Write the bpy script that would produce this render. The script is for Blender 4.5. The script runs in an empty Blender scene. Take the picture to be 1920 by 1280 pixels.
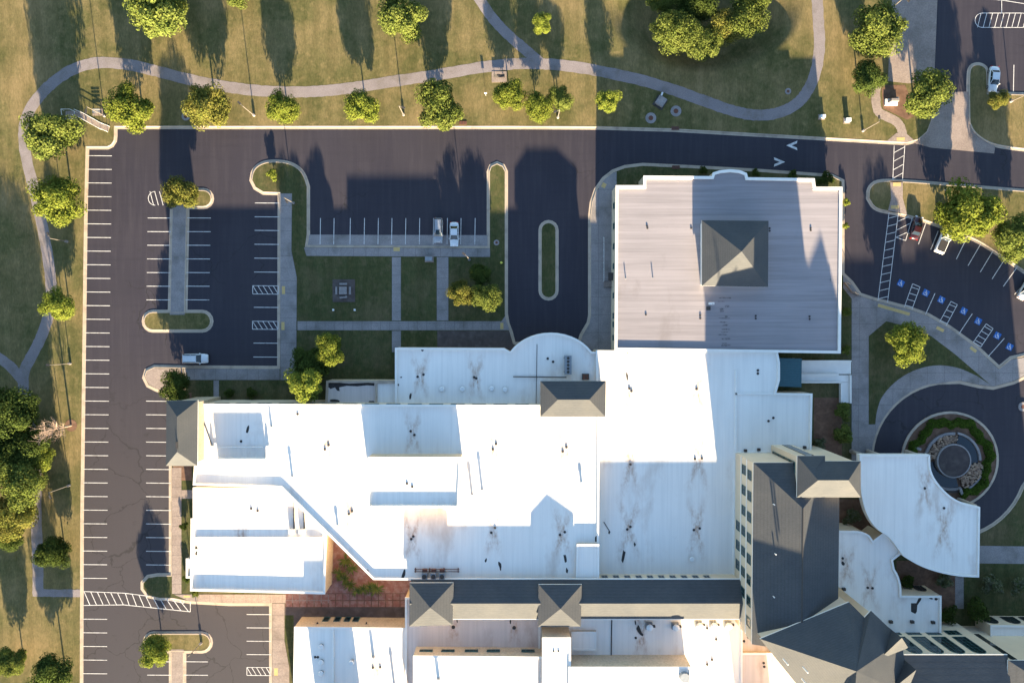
import bpy, bmesh, math, random
from math import radians, sin, cos, pi, hypot, atan2
from mathutils import Vector, Matrix
from mathutils.geometry import delaunay_2d_cdt

scene = bpy.context.scene
col = scene.collection
# ------------------------------------------------------------------ camera
H = 134.0
TILT = -math.atan(30 / 1280)
cd = bpy.data.cameras.new('camera'); cam = bpy.data.objects.new('camera', cd); col.objects.link(cam)
cam.location = (0, 0, H); cam.rotation_euler = (TILT, 0, 0)
cd.sensor_width = 36; cd.lens = 24; cd.sensor_fit = 'HORIZONTAL'; cd.clip_end = 4000
scene.camera = cam
# ------------------------------------------------------------------ light
TAN = 0.2; EL = math.atan(TAN); SLX = 0.115
sd = Vector((SLX, -1.0, TAN * hypot(1, SLX))).normalized()      # towards the sun
w = bpy.data.worlds.new('World'); scene.world = w; w.use_nodes = True
nt = w.node_tree; bg = nt.nodes['Background']
sky = nt.nodes.new('ShaderNodeTexSky'); sky.sky_type = 'NISHITA'; sky.sun_disc = False
sky.sun_elevation = EL; sky.sun_rotation = pi - math.atan(SLX); sky.air_density = 1.0; sky.dust_density = 0.6; sky.ozone_density = 2.0
nt.links.new(sky.outputs[0], bg.inputs[0]); bg.inputs[1].default_value = 0.067
ld = bpy.data.lights.new('sun', 'SUN'); ld.energy = 5.0; ld.angle = radians(0.53); ld.color = (1.0, 0.80, 0.52)
sun = bpy.data.objects.new('sun', ld); col.objects.link(sun)
sun.rotation_euler = (-sd).to_track_quat('-Z', 'Y').to_euler()
vs = scene.view_settings; vs.view_transform = 'Standard'; vs.look = 'None'; vs.exposure = 2.92; vs.gamma = 1; vs.use_curve_mapping = False

# ------------------------------------------------------------------ helpers
_R = Matrix.Rotation(TILT, 3, 'X')
def P(px, py, z=0.0):
    """point on the horizontal plane at height z that the survey picture shows at (px,py)"""
    d = _R @ Vector((px - 960, 640 - py, -1280))
    t = (z - H) / d.z
    return (d.x * t, d.y * t)
def PP(pts, z=0.0): return [P(x, y, z) for x, y in pts]
PXM = 1280 / H
rng = random.Random(7)

def area(p): return sum(p[i][0]*p[(i+1) % len(p)][1]-p[(i+1) % len(p)][0]*p[i][1] for i in range(len(p)))/2
def ccw(p): return list(p) if area(p) > 0 else list(p)[::-1]
def offset(pts, d, closed=True):
    """offset to the left of travel by d"""
    n = len(pts); out = []
    for i in range(n):
        a = Vector(pts[i-1]) if (closed or i > 0) else None
        b = Vector(pts[i]); c = Vector(pts[(i+1) % n]) if (closed or i < n-1) else None
        n1 = n2 = None
        if a is not None and (b-a).length > 1e-6: t = (b-a).normalized(); n1 = Vector((-t.y, t.x))
        if c is not None and (c-b).length > 1e-6: t = (c-b).normalized(); n2 = Vector((-t.y, t.x))
        if n1 is None: n1 = n2
        if n2 is None: n2 = n1
        m = (n1+n2)
        if m.length < 1e-4: m = n1
        m.normalize(); k = max(0.35, m.dot(n1))
        q = b + m*(d/k); out.append((q.x, q.y))
    return out
def smooth(pts, n=3, closed=False):
    for _ in range(n):
        o = []
        m = len(pts)
        rngi = range(m) if closed else range(m-1)
        if not closed: o.append(pts[0])
        for i in rngi:
            a, b = pts[i], pts[(i+1) % m]
            o.append((a[0]*.75+b[0]*.25, a[1]*.75+b[1]*.25)); o.append((a[0]*.25+b[0]*.75, a[1]*.25+b[1]*.75))
        if not closed: o.append(pts[-1])
        pts = o
    return pts
def arc(cx, cy, r, a0, a1, n=10, ry=None):
    ry = ry or r
    return [(cx+r*cos(radians(a0+(a1-a0)*i/n)), cy-ry*sin(radians(a0+(a1-a0)*i/n))) for i in range(n+1)]
def stadium(x0, y0, x1, y1, n=8):
    """rounded-end outline in picture coordinates"""
    if x1-x0 > y1-y0:
        r = (y1-y0)/2; cy = (y0+y1)/2
        return arc(x1-r, cy, r, -90, 90, n)+arc(x0+r, cy, r, 90, 270, n)
    r = (x1-x0)/2; cx = (x0+x1)/2
    return arc(cx, y0+r, r, 0, 180, n)+arc(cx, y1-r, r, 180, 360, n)

class MB:
    def __init__(s): s.v = []; s.f = []
    def poly(s, pts, z, flip=False):
        b = len(s.v); s.v += [(x, y, z) for x, y in pts]; f = list(range(b, b+len(pts)))
        s.f.append(f[::-1] if flip else f); return s
    def face(s, pts):
        b = len(s.v); s.v += [tuple(p) for p in pts]; s.f.append(list(range(b, b+len(pts)))); return s
    def sides(s, pts, z0, z1):
        n = len(pts); b = len(s.v)
        s.v += [(x, y, z0) for x, y in pts]+[(x, y, z1) for x, y in pts]
        for i in range(n):
            j = (i+1) % n; s.f.append([b+i, b+j, b+n+j, b+n+i])
        return s
    def prism(s, pts, z0, z1, bottom=False):
        pts = ccw(pts); s.sides(pts, z0, z1); s.poly(pts, z1)
        if bottom: s.poly(pts, z0, True)
        return s
    def box(s, c, sz, rz=0.0, bottom=True):
        hx, hy = sz[0]/2, sz[1]/2; ca, sa = cos(rz), sin(rz)
        p = [(c[0]+x*ca-y*sa, c[1]+x*sa+y*ca) for x, y in ((-hx, -hy), (hx, -hy), (hx, hy), (-hx, hy))]
        return s.prism(p, c[2]-sz[2]/2, c[2]+sz[2]/2, bottom)
    def tube(s, a, b, ra, rb, n=8, cap=True):
        a, b = Vector(a), Vector(b); d = (b-a)
        if d.length < 1e-6: return s
        d.normalize(); u = d.orthogonal().normalized(); v = d.cross(u); k = len(s.v)
        for c, r in ((a, ra), (b, rb)):
            for i in range(n):
                t = 2*pi*i/n; s.v.append(tuple(c+u*(r*cos(t))+v*(r*sin(t))))
        for i in range(n): s.f.append([k+i, k+(i+1) % n, k+n+(i+1) % n, k+n+i])
        if cap: s.f.append([k+n+i for i in range(n)]); s.f.append([k+n-1-i for i in range(n)])
        return s
    def ring(s, outer, inner, z):
        n = len(outer); b = len(s.v); s.v += [(x, y, z) for x, y in outer]+[(x, y, z) for x, y in inner]
        for i in range(n): j = (i+1) % n; s.f.append([b+i, b+j, b+n+j, b+n+i])
        return s
    def build(s, name, m, parent=None, loc=None, smooth=False, tri=False):
        o = (0, 0, 0)
        if parent is not None and loc is None: o = ORG.get(parent.name, (0, 0, 0))
        me = bpy.data.meshes.new(name)
        me.from_pydata([(x-o[0], y-o[1], z-o[2]) for x, y, z in s.v], [], s.f)
        if isinstance(m, (list, tuple)):
            for q in m: me.materials.append(q)
        else: me.materials.append(m)
        bm = bmesh.new(); bm.from_mesh(me)
        big = [f for f in bm.faces if len(f.verts) > 4]
        if big: bmesh.ops.triangulate(bm, faces=big)
        bm.to_mesh(me); bm.free()
        if smooth: me.polygons.foreach_set('use_smooth', [True]*len(me.polygons))
        ob = bpy.data.objects.new(name, me); col.objects.link(ob)
        if parent is not None: ob.parent = parent; ORG[ob.name] = o
        if loc: ob.location = loc
        return ob
ORG = {}
def thing(name, label, cat, loc, group=None, rz=0.0):
    o = bpy.data.objects.new(name, None); col.objects.link(o); o.location = loc; o.rotation_euler = (0, 0, rz)
    o.empty_display_size = 1; o['label'] = label; o['category'] = cat
    if group: o['group'] = group
    ORG[o.name] = tuple(loc); return o
def tag(o, label, cat, group=None):
    o['label'] = label; o['category'] = cat
    if group: o['group'] = group
    return o
def struct(o): o['kind'] = 'structure'; return o
def copy_tree(o, parent=None):
    c = o.copy(); col.objects.link(c); c.parent = parent
    for ch in o.children: copy_tree(ch, c)
    return c

# ------------------------------------------------------------------ materials
def newmat(name):
    m = bpy.data.materials.new(name); m.use_nodes = True
    n = m.node_tree.nodes; return m, n, m.node_tree.links, n['Principled BSDF']
def nnoise(n, l, vec, scale, detail=4, rough=.55):
    t = n.new('ShaderNodeTexNoise'); t.inputs['Scale'].default_value = scale; t.inputs['Detail'].default_value = detail
    t.inputs['Roughness'].default_value = rough; l.new(vec, t.inputs['Vector']); return t.outputs['Fac']
def nramp(n, l, fac, a, b):
    r = n.new('ShaderNodeMapRange'); r.inputs[1].default_value = a; r.inputs[2].default_value = b; l.new(fac, r.inputs[0]); return r.outputs[0]
def nmix(n, l, fac, a, b, mode='MIX'):
    x = n.new('ShaderNodeMix'); x.data_type = 'RGBA'; x.blend_type = mode
    for s, i in ((fac, 0), (a, 6), (b, 7)):
        if isinstance(s, (int, float)): x.inputs[i].default_value = s
        elif isinstance(s, tuple): x.inputs[i].default_value = (*s, 1)
        else: l.new(s, x.inputs[i])
    return x.outputs[2]
def nmul(n, l, a, b, op='MULTIPLY'):
    x = n.new('ShaderNodeMath'); x.operation = op
    for s, i in ((a, 0), (b, 1)):
        if isinstance(s, (int, float)): x.inputs[i].default_value = s
        else: l.new(s, x.inputs[i])
    return x.outputs[0]
def npos(n, l, scale=None, rot=0.0):
    g = n.new('ShaderNodeNewGeometry'); v = g.outputs['Position']
    if scale or rot:
        mp = n.new('ShaderNodeMapping'); mp.inputs['Scale'].default_value = scale or (1, 1, 1); mp.inputs['Rotation'].default_value = (0, 0, rot)
        l.new(v, mp.inputs[0]); v = mp.outputs[0]
    return v
def nbump(n, l, b, h, strength=.3, dist=.05):
    x = n.new('ShaderNodeBump'); x.inputs['Strength'].default_value = strength; x.inputs['Distance'].default_value = dist
    l.new(h, x.inputs['Height']); l.new(x.outputs[0], b.inputs['Normal'])
def surf(name, c1, c2, s=1.0, c3=None, s3=.15, th=(.5, .7), rough=.85, bump=.15, metal=0, fine=None, spec=.3):
    m, n, l, b = newmat(name); v = npos(n, l)
    f = nramp(n, l, nnoise(n, l, v, s), .3, .7); c = nmix(n, l, f, c1, c2)
    if c3: c = nmix(n, l, nramp(n, l, nnoise(n, l, v, s3, 6, .6), *th), c, c3)
    if fine:
        g = nnoise(n, l, v, fine, 2); c = nmix(n, l, .35, c, nmix(n, l, nramp(n, l, g, .3, .7), (.25, .25, .25), (1, 1, 1)), 'MULTIPLY')
    l.new(c, b.inputs['Base Color']); b.inputs['Roughness'].default_value = rough; b.inputs['Metallic'].default_value = metal
    b.inputs['Specular IOR Level'].default_value = spec
    if bump: nbump(n, l, b, nnoise(n, l, v, s*8, 3), bump)
    return m
def plain(name, c, rough=.5, metal=0, spec=.5):
    m, n, l, b = newmat(name); v = npos(n, l)
    f = nramp(n, l, nnoise(n, l, v, 2.5), .3, .7); l.new(nmix(n, l, f, c, tuple(x*.86 for x in c)), b.inputs['Base Color'])
    b.inputs['Roughness'].default_value = rough; b.inputs['Metallic'].default_value = metal; b.inputs['Specular IOR Level'].default_value = spec
    return m
M = {}
# lawn: dry tan and green patches, mowing grain
def grass_mat(name, g1, g2, dry, rot=0.0, dry_th=(.42, .66)):
    m, n, l, b = newmat(name); v = npos(n, l); vs_ = npos(n, l, (.5, .06, 1), rot); vf = npos(n, l, (2.6, .8, 1), rot)
    c = nmix(n, l, nramp(n, l, nnoise(n, l, v, .9, 6, .65), .35, .65), g1, g2)
    d = nramp(n, l, nnoise(n, l, v, .09, 8, .62), *dry_th); c = nmix(n, l, d, c, dry)
    d2 = nramp(n, l, nnoise(n, l, v, .6, 6, .7), .52, .75); c = nmix(n, l, nmul(n, l, d2, .7), c, tuple(x*1.15 for x in dry))
    st = nramp(n, l, nnoise(n, l, vs_, 1.4, 2), .4, .6); c = nmix(n, l, .34, c, nmix(n, l, st, (.45, .5, .4), (1, 1, 1)), 'MULTIPLY')
    fn = nramp(n, l, nnoise(n, l, vf, 1.6, 5, .7), .3, .7); c = nmix(n, l, .55, c, nmix(n, l, fn, (.35, .4, .3), (1.15, 1.1, 1)), 'MULTIPLY')
    l.new(c, b.inputs['Base Color']); b.inputs['Roughness'].default_value = .95; b.inputs['Specular IOR Level'].default_value = .1
    nbump(n, l, b, nnoise(n, l, v, 3.5, 6, .75), .35, .12)
    return m
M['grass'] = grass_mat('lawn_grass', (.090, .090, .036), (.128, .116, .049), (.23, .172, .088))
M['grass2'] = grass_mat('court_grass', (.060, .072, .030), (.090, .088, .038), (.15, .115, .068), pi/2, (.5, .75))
def asphalt_mat():
    m, n, l, b = newmat('sealed_asphalt'); v = npos(n, l)
    c = nmix(n, l, nramp(n, l, nnoise(n, l, v, .05, 6), .35, .65), (.0235, .0205, .0300), (.0298, .0255, .0350))
    vx = npos(n, l, (.12, 1.6, 1)); vy = npos(n, l, (1.6, .1, 1))
    s1 = nramp(n, l, nnoise(n, l, vy, .8, 4), .45, .7); c = nmix(n, l, nmul(n, l, s1, .4), c, (.050, .0435, .052))
    s2 = nramp(n, l, nnoise(n, l, vx, .7, 4), .5, .72); c = nmix(n, l, nmul(n, l, s2, .34), c, (.0185, .0168, .0235))
    sp = n.new('ShaderNodeSeparateXYZ'); l.new(v, sp.inputs[0])
    old = nmul(n, l, nramp(n, l, nmul(n, l, sp.outputs[1], nmul(n, l, nnoise(n, l, v, .05, 4), 14), 'ADD'), 4, -22), nramp(n, l, sp.outputs[0], -20, -40))   # the older, unsealed paving of the southwest lot
    c = nmix(n, l, nmul(n, l, old, .85), c, (.043, .0368, .0405))
    wn_ = nramp(n, l, nnoise(n, l, npos(n, l, (1.6, .55, 1)), .03, 5, .6), .5, .66); c = nmix(n, l, nmul(n, l, wn_, .45), c, (.038, .0330, .0400))
    # crack lines
    dn = n.new('ShaderNodeTexNoise'); dn.inputs['Scale'].default_value = .22; dn.inputs['Detail'].default_value = 6; l.new(v, dn.inputs['Vector'])
    ad = n.new('ShaderNodeVectorMath'); ad.operation = 'MULTIPLY_ADD'; ad.inputs[1].default_value = (7, 7, 0); l.new(dn.outputs['Color'], ad.inputs[0]); l.new(v, ad.inputs[2])
    vo = n.new('ShaderNodeTexVoronoi'); vo.feature = 'DISTANCE_TO_EDGE'; vo.inputs['Scale'].default_value = .085; l.new(ad.outputs[0], vo.inputs['Vector'])
    k = nramp(n, l, vo.outputs['Distance'], .0095, .0035)
    k = nmul(n, l, k, nmul(n, l, nmul(n, l, old, .9), nramp(n, l, nnoise(n, l, v, .035, 2), .55, .6), 'MAXIMUM'))
    c = nmix(n, l, nmul(n, l, k, .7), c, (.011, .010, .010))
    g = nnoise(n, l, v, 9, 3, .8); c = nmix(n, l, .4, c, nmix(n, l, nramp(n, l, g, .3, .7), (.55, .55, .55), (1.2, 1.2, 1.2)), 'MULTIPLY')
    oil = nramp(n, l, nnoise(n, l, v, .45, 5, .6), .62, .74); c = nmix(n, l, nmul(n, l, oil, .5), c, (.017, .0155, .016))
    l.new(c, b.inputs['Base Color']); b.inputs['Roughness'].default_value = .7; b.inputs['Specular IOR Level'].default_value = .34
    nbump(n, l, b, nnoise(n, l, v, 14, 4, .8), .25, .03)
    return m
M['asphalt'] = asphalt_mat()
M['concrete'] = surf('concrete', (.26, .205, .178), (.31, .25, .215), .5, (.19, .15, .125), .22, (.5, .75), fine=4)
M['kerb'] = surf('kerb_concrete', (.36, .29, .225), (.43, .35, .27), .6, (.23, .19, .155), .5, (.52, .75))
M['walk'] = surf('walk_concrete', (.235, .215, .21), (.30, .27, .262), .35, (.17, .155, .145), .25, (.5, .72), fine=5)
M['path'] = surf('greenway_path', (.215, .185, .185), (.25, .217, .215), .4, (.17, .146, .13), .3, (.5, .7), fine=6)
M['joint'] = plain('joint_fill', (.09, .08, .07), .9)
M['paint'] = surf('white_paint', (.62, .60, .58), (.48, .465, .45), 1.2, (.24, .225, .215), 1.7, (.5, .78), rough=.7, bump=0)
M['yellow'] = surf('tactile_yellow', (.50, .36, .15), (.44, .31, .13), 2.5, rough=.8)
M['blue'] = surf('blue_paint', (.018, .10, .32), (.022, .12, .38), 2.0, rough=.7, bump=0)
M['brick'] = surf('paver_brick', (.22, .09, .07), (.27, .13, .10), 1.6, (.30, .18, .15), 1.1, (.45, .6))
M['soil'] = surf('mulch', (.10, .055, .035), (.15, .085, .055), 1.5, (.19, .11, .07), .6)
def roofmat(name, c1, c2, stain, streak, sth=(.66, .8), horizontal=False, pitch=1.9, seam=.10):
    m, n, l, b = newmat(name); v = npos(n, l)
    a = (.05, 1.4, 1) if horizontal else (1.4, .05, 1)
    vs_ = npos(n, l, a); c = nmix(n, l, nramp(n, l, nnoise(n, l, v, .08, 5), .35, .65), c1, c2)
    s = nramp(n, l, nnoise(n, l, vs_, 1.3, 4, .6), .42, .72); c = nmix(n, l, nmul(n, l, s, streak), c, tuple(x*.55 for x in c1))
    # membrane seams
    sep = n.new('ShaderNodeSeparateXYZ'); l.new(v, sep.inputs[0])
    ax = sep.outputs[1 if horizontal else 0]
    fr = nmul(n, l, nmul(n, l, ax, 1/pitch), 0, 'ADD'); q = n.new('ShaderNodeMath'); q.operation = 'FRACT'; l.new(fr, q.inputs[0])
    e = nramp(n, l, q.outputs[0], seam*.6, 0.0); c = nmix(n, l, nmul(n, l, e, .35 if horizontal else .14), c, tuple(x*.5 for x in c1))
    if horizontal:
        fl = n.new('ShaderNodeMath'); fl.operation = 'FLOOR'; l.new(fr, fl.inputs[0]); wn = n.new('ShaderNodeTexWhiteNoise'); wn.noise_dimensions = '1D'; l.new(fl.outputs[0], wn.inputs['W'])
        c = nmix(n, l, .20, c, nmix(n, l, wn.outputs['Value'], (.55, .55, .55), (1.1, 1.1, 1.1)), 'MULTIPLY')
    vb = npos(n, l, (1, .4, 1)); t = nramp(n, l, nnoise(n, l, vb, .11, 8, .66), *sth); c = nmix(n, l, nmul(n, l, t, .8), c, stain)
    l.new(c, b.inputs['Base Color']); b.inputs['Roughness'].default_value = .7; b.inputs['Specular IOR Level'].default_value = .3
    nbump(n, l, b, nnoise(n, l, v, 1.2, 4), .12, .04)
    return m
M['white_roof'] = roofmat('white_membrane', (.80, .76, .70), (.74, .70, .645), (.40, .27, .19), .2, (.56, .8))
M['dirty_roof'] = roofmat('stained_membrane', (.62, .545, .50), (.56, .48, .44), (.30, .18, .12), .28, (.55, .75))
M['grey_roof'] = roofmat('grey_membrane', (.295, .268, .278), (.26, .238, .248), (.15, .13, .125), .5, (.6, .8), True, 1.15, .16)
def streak_mat(nm='rust_runoff', ca=(.44, .33, .26), cb=(.58, .48, .41)):
    m, n, l, b = newmat(nm); v = npos(n, l); vs_ = npos(n, l, (3.0, .7, 1))
    l.new(nmix(n, l, nramp(n, l, nnoise(n, l, v, .9), .3, .7), ca, cb), b.inputs['Base Color']); b.inputs['Roughness'].default_value = .8
    t = n.new('ShaderNodeBsdfTransparent'); x = n.new('ShaderNodeMixShader'); l.new(nmul(n, l, nramp(n, l, nnoise(n, l, vs_, 1.5, 5, .7), .30, .80), .8), x.inputs[0])
    l.new(t.outputs[0], x.inputs[1]); l.new(b.outputs[0], x.inputs[2]); l.new(x.outputs[0], n['Material Output'].inputs[0]); return m
M['streak'] = streak_mat()
M['soot'] = streak_mat('soot_smudge', (.07, .062, .06), (.15, .13, .125))
M['trim'] = surf('white_trim', (.76, .73, .68), (.70, .67, .62), .8, rough=.6, bump=.05)
M['stucco'] = surf('cream_stucco', (.56, .44, .30), (.60, .47, .33), .5, (.46, .36, .25), .3, (.55, .8), fine=3)
M['pale'] = surf('pale_stucco', (.60, .49, .35), (.56, .455, .33), .4, (.5, .41, .30), .3, (.55, .8))
def shingle_mat():
    m, n, l, b = newmat('slate_shingle'); v = npos(n, l); sep = n.new('ShaderNodeSeparateXYZ'); l.new(v, sep.inputs[0])
    c = nmix(n, l, nramp(n, l, nnoise(n, l, v, .25, 6), .3, .7), (.061, .066, .072), (.079, .082, .085))
    q = n.new('ShaderNodeMath'); q.operation = 'FRACT'; l.new(nmul(n, l, sep.outputs[2], 5.0), q.inputs[0])
    c = nmix(n, l, nmul(n, l, nramp(n, l, q.outputs[0], .4, 0), .22), c, (.028, .028, .027))
    vh = npos(n, l, (.5, 2.2, 3)); g = nramp(n, l, nnoise(n, l, vh, 2.5, 4, .7), .3, .7); c = nmix(n, l, .35, c, nmix(n, l, g, (.5, .5, .5), (1.2, 1.17, 1.12)), 'MULTIPLY')
    bl = nramp(n, l, nnoise(n, l, v, .12, 6, .65), .5, .7); c = nmix(n, l, nmul(n, l, bl, .3), c, (.095, .09, .078))
    l.new(c, b.inputs['Base Color']); b.inputs['Roughness'].default_value = .85; b.inputs['Specular IOR Level'].default_value = .2
    nbump(n, l, b, nnoise(n, l, vh, 3, 4), .3, .05); return m
M['shingle'] = shingle_mat()
M['teal_roof'] = plain('teal_metal', (.045, .12, .14), .45, .2)
M['teal'] = plain('teal_frame', (.03, .10, .10), .5)
M['glass'] = plain('dark_glass', (.012, .022, .026), .08, 0, .8)
M['black'] = plain('black_rubber', (.02, .02, .022), .7)
M['drain'] = plain('drain_iron', (.03, .026, .025), .7)
M['metal'] = plain('grey_metal', (.28, .30, .32), .5, .5)
M['dmetal'] = plain('dark_metal', (.05, .045, .042), .6, .3)
M['pole'] = plain('bronze_pole', (.20, .175, .15), .55, .2)
M['whitem'] = plain('white_metal', (.7, .7, .68), .45)
M['rust'] = surf('rusty_iron', (.10, .04, .028), (.14, .06, .04), 3)
M['wood'] = plain('wood', (.28, .16, .085), .8)
M['water'] = plain('pool_water', (.012, .02, .028), .08, 0, .7)
M['rock'] = surf('tan_rock', (.27, .17, .11), (.17, .12, .095), 1.5, (.36, .25, .17), 1.0, (.5, .6))
M['flagstone'] = surf('flagstone', (.065, .05, .046), (.095, .075, .068), .8, (.12, .1, .09), .6, (.5, .7))
M['stain'] = surf('tar_patch', (.03, .028, .027), (.05, .045, .042), 1.5)
M['rim'] = plain('alloy', (.4, .4, .42), .35, .8)
M['red'] = plain('tail_lamp', (.35, .01, .01), .25)
M['lampw'] = plain('head_lamp', (.8, .8, .8), .15)
M['bark'] = surf('bark', (.11, .085, .065), (.16, .125, .095), 3)
M['deadwood'] = surf('bare_twigs', (.26, .19, .145), (.32, .24, .19), 3)
def paintm(name, c):
    m, n, l, b = newmat(name); b.inputs['Base Color'].default_value = (*c, 1); b.inputs['Roughness'].default_value = .28; b.inputs['Metallic'].default_value = .15
    v = npos(n, l); f = nramp(n, l, nnoise(n, l, v, 3), .3, .7); l.new(nmix(n, l, f, c, tuple(x*.9 for x in c)), b.inputs['Base Color'])
    b.inputs['Coat Weight'].default_value = .6; b.inputs['Coat Roughness'].default_value = .08; return m
M['car_white'] = paintm('car_white', (.66, .67, .68)); M['car_silver'] = paintm('car_silver', (.30, .32, .35)); M['car_red'] = paintm('car_red_shaded', (.045, .010, .012))  # red darkened in the paint to stand in for a cast shadow
def leafmat(name, c1, c2, c3):
    m, n, l, b = newmat(name); oi = n.new('ShaderNodeObjectInfo'); g = n.new('ShaderNodeNewGeometry')
    tc = n.new('ShaderNodeTexCoord'); f = nramp(n, l, nnoise(n, l, tc.outputs['Object'], 3.0, 3), .35, .65)
    c = nmix(n, l, f, c1, c2); c = nmix(n, l, nmul(n, l, g.outputs['Random Per Island'], .55), c, c3)
    hs = n.new('ShaderNodeHueSaturation'); l.new(c, hs.inputs['Color']); l.new(nmul(n, l, nmul(n, l, oi.outputs['Random'], .3), .85, 'ADD'), hs.inputs['Value'])
    d = n.new('ShaderNodeBsdfDiffuse'); t = n.new('ShaderNodeBsdfTranslucent'); l.new(hs.outputs[0], d.inputs[0]); l.new(hs.outputs[0], t.inputs[0])
    x = n.new('ShaderNodeMixShader'); x.inputs[0].default_value = .3; l.new(d.outputs[0], x.inputs[1]); l.new(t.outputs[0], x.inputs[2])
    l.new(x.outputs[0], n['Material Output'].inputs[0]); return m
M['leaf'] = leafmat('leaf_green', (.115, .145, .032), (.16, .18, .044), (.062, .092, .022))
M['leaf_y'] = leafmat('leaf_yellowgreen', (.15, .185, .030), (.205, .22, .040), (.085, .125, .022))
M['leaf_o'] = leafmat('leaf_turning', (.14, .15, .032), (.18, .155, .042), (.09, .11, .024))
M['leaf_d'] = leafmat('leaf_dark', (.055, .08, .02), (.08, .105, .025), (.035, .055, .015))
M['leaf_w'] = leafmat('leaf_pale_bush', (.085, .105, .035), (.22, .22, .15), (.045, .065, .022))
M['hedge'] = leafmat('hedge_green', (.055, .095, .014), (.08, .12, .018), (.035, .06, .012))
M['palm'] = leafmat('palm_frond', (.10, .13, .03), (.16, .17, .05), (.06, .085, .02))

# ------------------------------------------------------------------ ground, lots, islands
ZL = 0.13
lot_px = [(163, 276), (202, 276), (210, 272), (215, 264), (216, 255), (216, 238), (600, 238), (960, 238), (1120, 239), (1260, 243), (1380, 250), (1540, 259), (1660, 266),
          (1700, 268), (1722, 262), (1738, 248), (1747, 225), (1750, 150), (1756, 0), (1758, -70), (2140, -70), (2140, 1420), (150, 1420), (152, 1280), (153, 960), (157, 640), (160, 400)]
lot = ccw(PP(lot_px))
def hollow(x, y):
    """hollow under the tree clump, shaped to lengthen the hall shadow: depth at a ground point"""
    c = P(1320, 4); d = hypot((x-c[0])*PXM/190, (y-c[1])*PXM/132); t = min(1, max(0, (1-d)/.42)); return 2.7*t*t*(3-2*t)
def ground_sheet():
    o = ccw([(-1500, -1500), (1500, -1500), (1500, 1500), (-1500, 1500)])
    # a ring of nearer points keeps the triangles well shaped
    vs_ = [Vector(p) for p in o]+[Vector(p) for p in lot]
    ed = [(i, (i+1) % 4) for i in range(4)]+[(4+i, 4+(i+1) % len(lot)) for i in range(len(lot))]
    vs_ += [Vector(P(1116+4.5*i, -132+4.5*j)) for i in range(92) for j in range(61)]
    v, e, f, *_ = delaunay_2d_cdt(vs_, ed, [], 0, 1e-4)
    def inside(x, y):
        r = False; n = len(lot)
        for i in range(n):
            a, b = lot[i], lot[i-1]
            if (a[1] > y) != (b[1] > y) and x < (b[0]-a[0])*(y-a[1])/(b[1]-a[1])+a[0]: r = not r
        return r
    mb = MB(); mb.v = [(p.x, p.y, ZL-hollow(p.x, p.y)) for p in v]
    for t in f:
        c = sum((v[i] for i in t), Vector((0, 0)))/3
        if not inside(c.x, c.y): mb.f.append(list(t))
    return mb
struct(ground_sheet().build('ground', M['grass'], smooth=True))
lotm = MB(); lotm.poly(ccw(offset(lot, -1.0)), 0.0); parking_lot = struct(lotm.build('parking_lot', M['asphalt']))

PROF = [(.0, ZL-.3), (.0, ZL+.02), (.16, ZL+.02), (.20, .015), (.62, .010), (.62, -.03)]
def kerb(pts, closed=True, parent=None, side=-1):
    """sweep of a kerb-and-gutter section; pts run so that asphalt lies to the right when side is -1"""
    mb = MB(); n = len(pts); rows = []
    for d, z in PROF:
        q = offset(pts, side*(d-.16), closed); b = len(mb.v); mb.v += [(x, y, z) for x, y in q]; rows.append(b)
    for r in range(len(rows)-1):
        for i in range(n if closed else n-1):
            j = (i+1) % n; f = [rows[r]+i, rows[r]+j, rows[r+1]+j, rows[r+1]+i]
            mb.f.append(f if side < 0 else f[::-1])
    return struct(mb.build('kerb', M['kerb'], parent)) if parent is None else mb.build('kerb', M['kerb'], parent)
# the edge of the lot: asphalt lies to the left of the counter-clockwise outline
i0 = lot.index(min(lot, key=lambda p: hypot(p[0]-P(1700, 268)[0], p[1]-P(1700, 268)[1])))
kerb(PP([(151, 1400)]+[(152, 1280), (153, 960), (157, 640), (160, 400), (163, 276), (202, 276), (210, 272), (215, 264), (216, 255), (216, 238), (600, 238), (960, 238), (1120, 239), (1260, 243), (1380, 250), (1540, 259), (1660, 266), (1700, 268), (1722, 262), (1738, 248), (1747, 225), (1750, 180)]), False)

def island(name, px, m='grass', closed=True):
    p = ccw(PP(px)); o = struct(MB().poly(p, ZL).build(name, M[m])); kerb(p, True, o); return o
ring_arc = arc(1780, 862, 147, 98, 340, 34)          # outer kerb of the drop-off loop
campus_px = (smooth([(472, 338), (475, 320), (488, 308), (508, 303), (538, 305), (558, 314), (570, 328), (577, 350)], 2)+[(577, 440), (574, 462), (917, 464), (917, 322), (921, 312), (932, 307), (943, 312), (948, 322), (948, 588), (951, 606), (957, 622), (963, 645),
             (1086, 645), (1091, 628), (1104, 606), (1107, 592), (1107, 405), (1110, 380), (1118, 356), (1132, 336), (1150, 322), (1172, 314), (1205, 310), (1290, 314), (1420, 321), (1560, 331), (1579, 340), (1579, 514),
             (1596, 530), (1612, 553), (1640, 562), (1672, 570), (1706, 579), (1740, 591), (1780, 614), (1830, 650), (1873, 690), (1895, 672), (1930, 664), (1934, 700), (1900, 716), (1862, 726), (1835, 723), (1800, 715)]
             + ring_arc + [(1930, 896), (2130, 880), (2130, 1410), (509, 1410), (509, 1131), (430, 1131), (356, 1127), (325, 1121), (300, 1121), (278, 1116), (268, 1103), (268, 1092), (278, 1081), (296, 1078), (321, 1078), (321, 880), (322, 760), (312, 735), (294, 730), (278, 722), (271, 708), (275, 695), (290, 688), (345, 689), (524, 690), (525, 362), (494, 361), (479, 352)])
campus = island('campus_lawn', campus_px, 'grass2')
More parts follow.
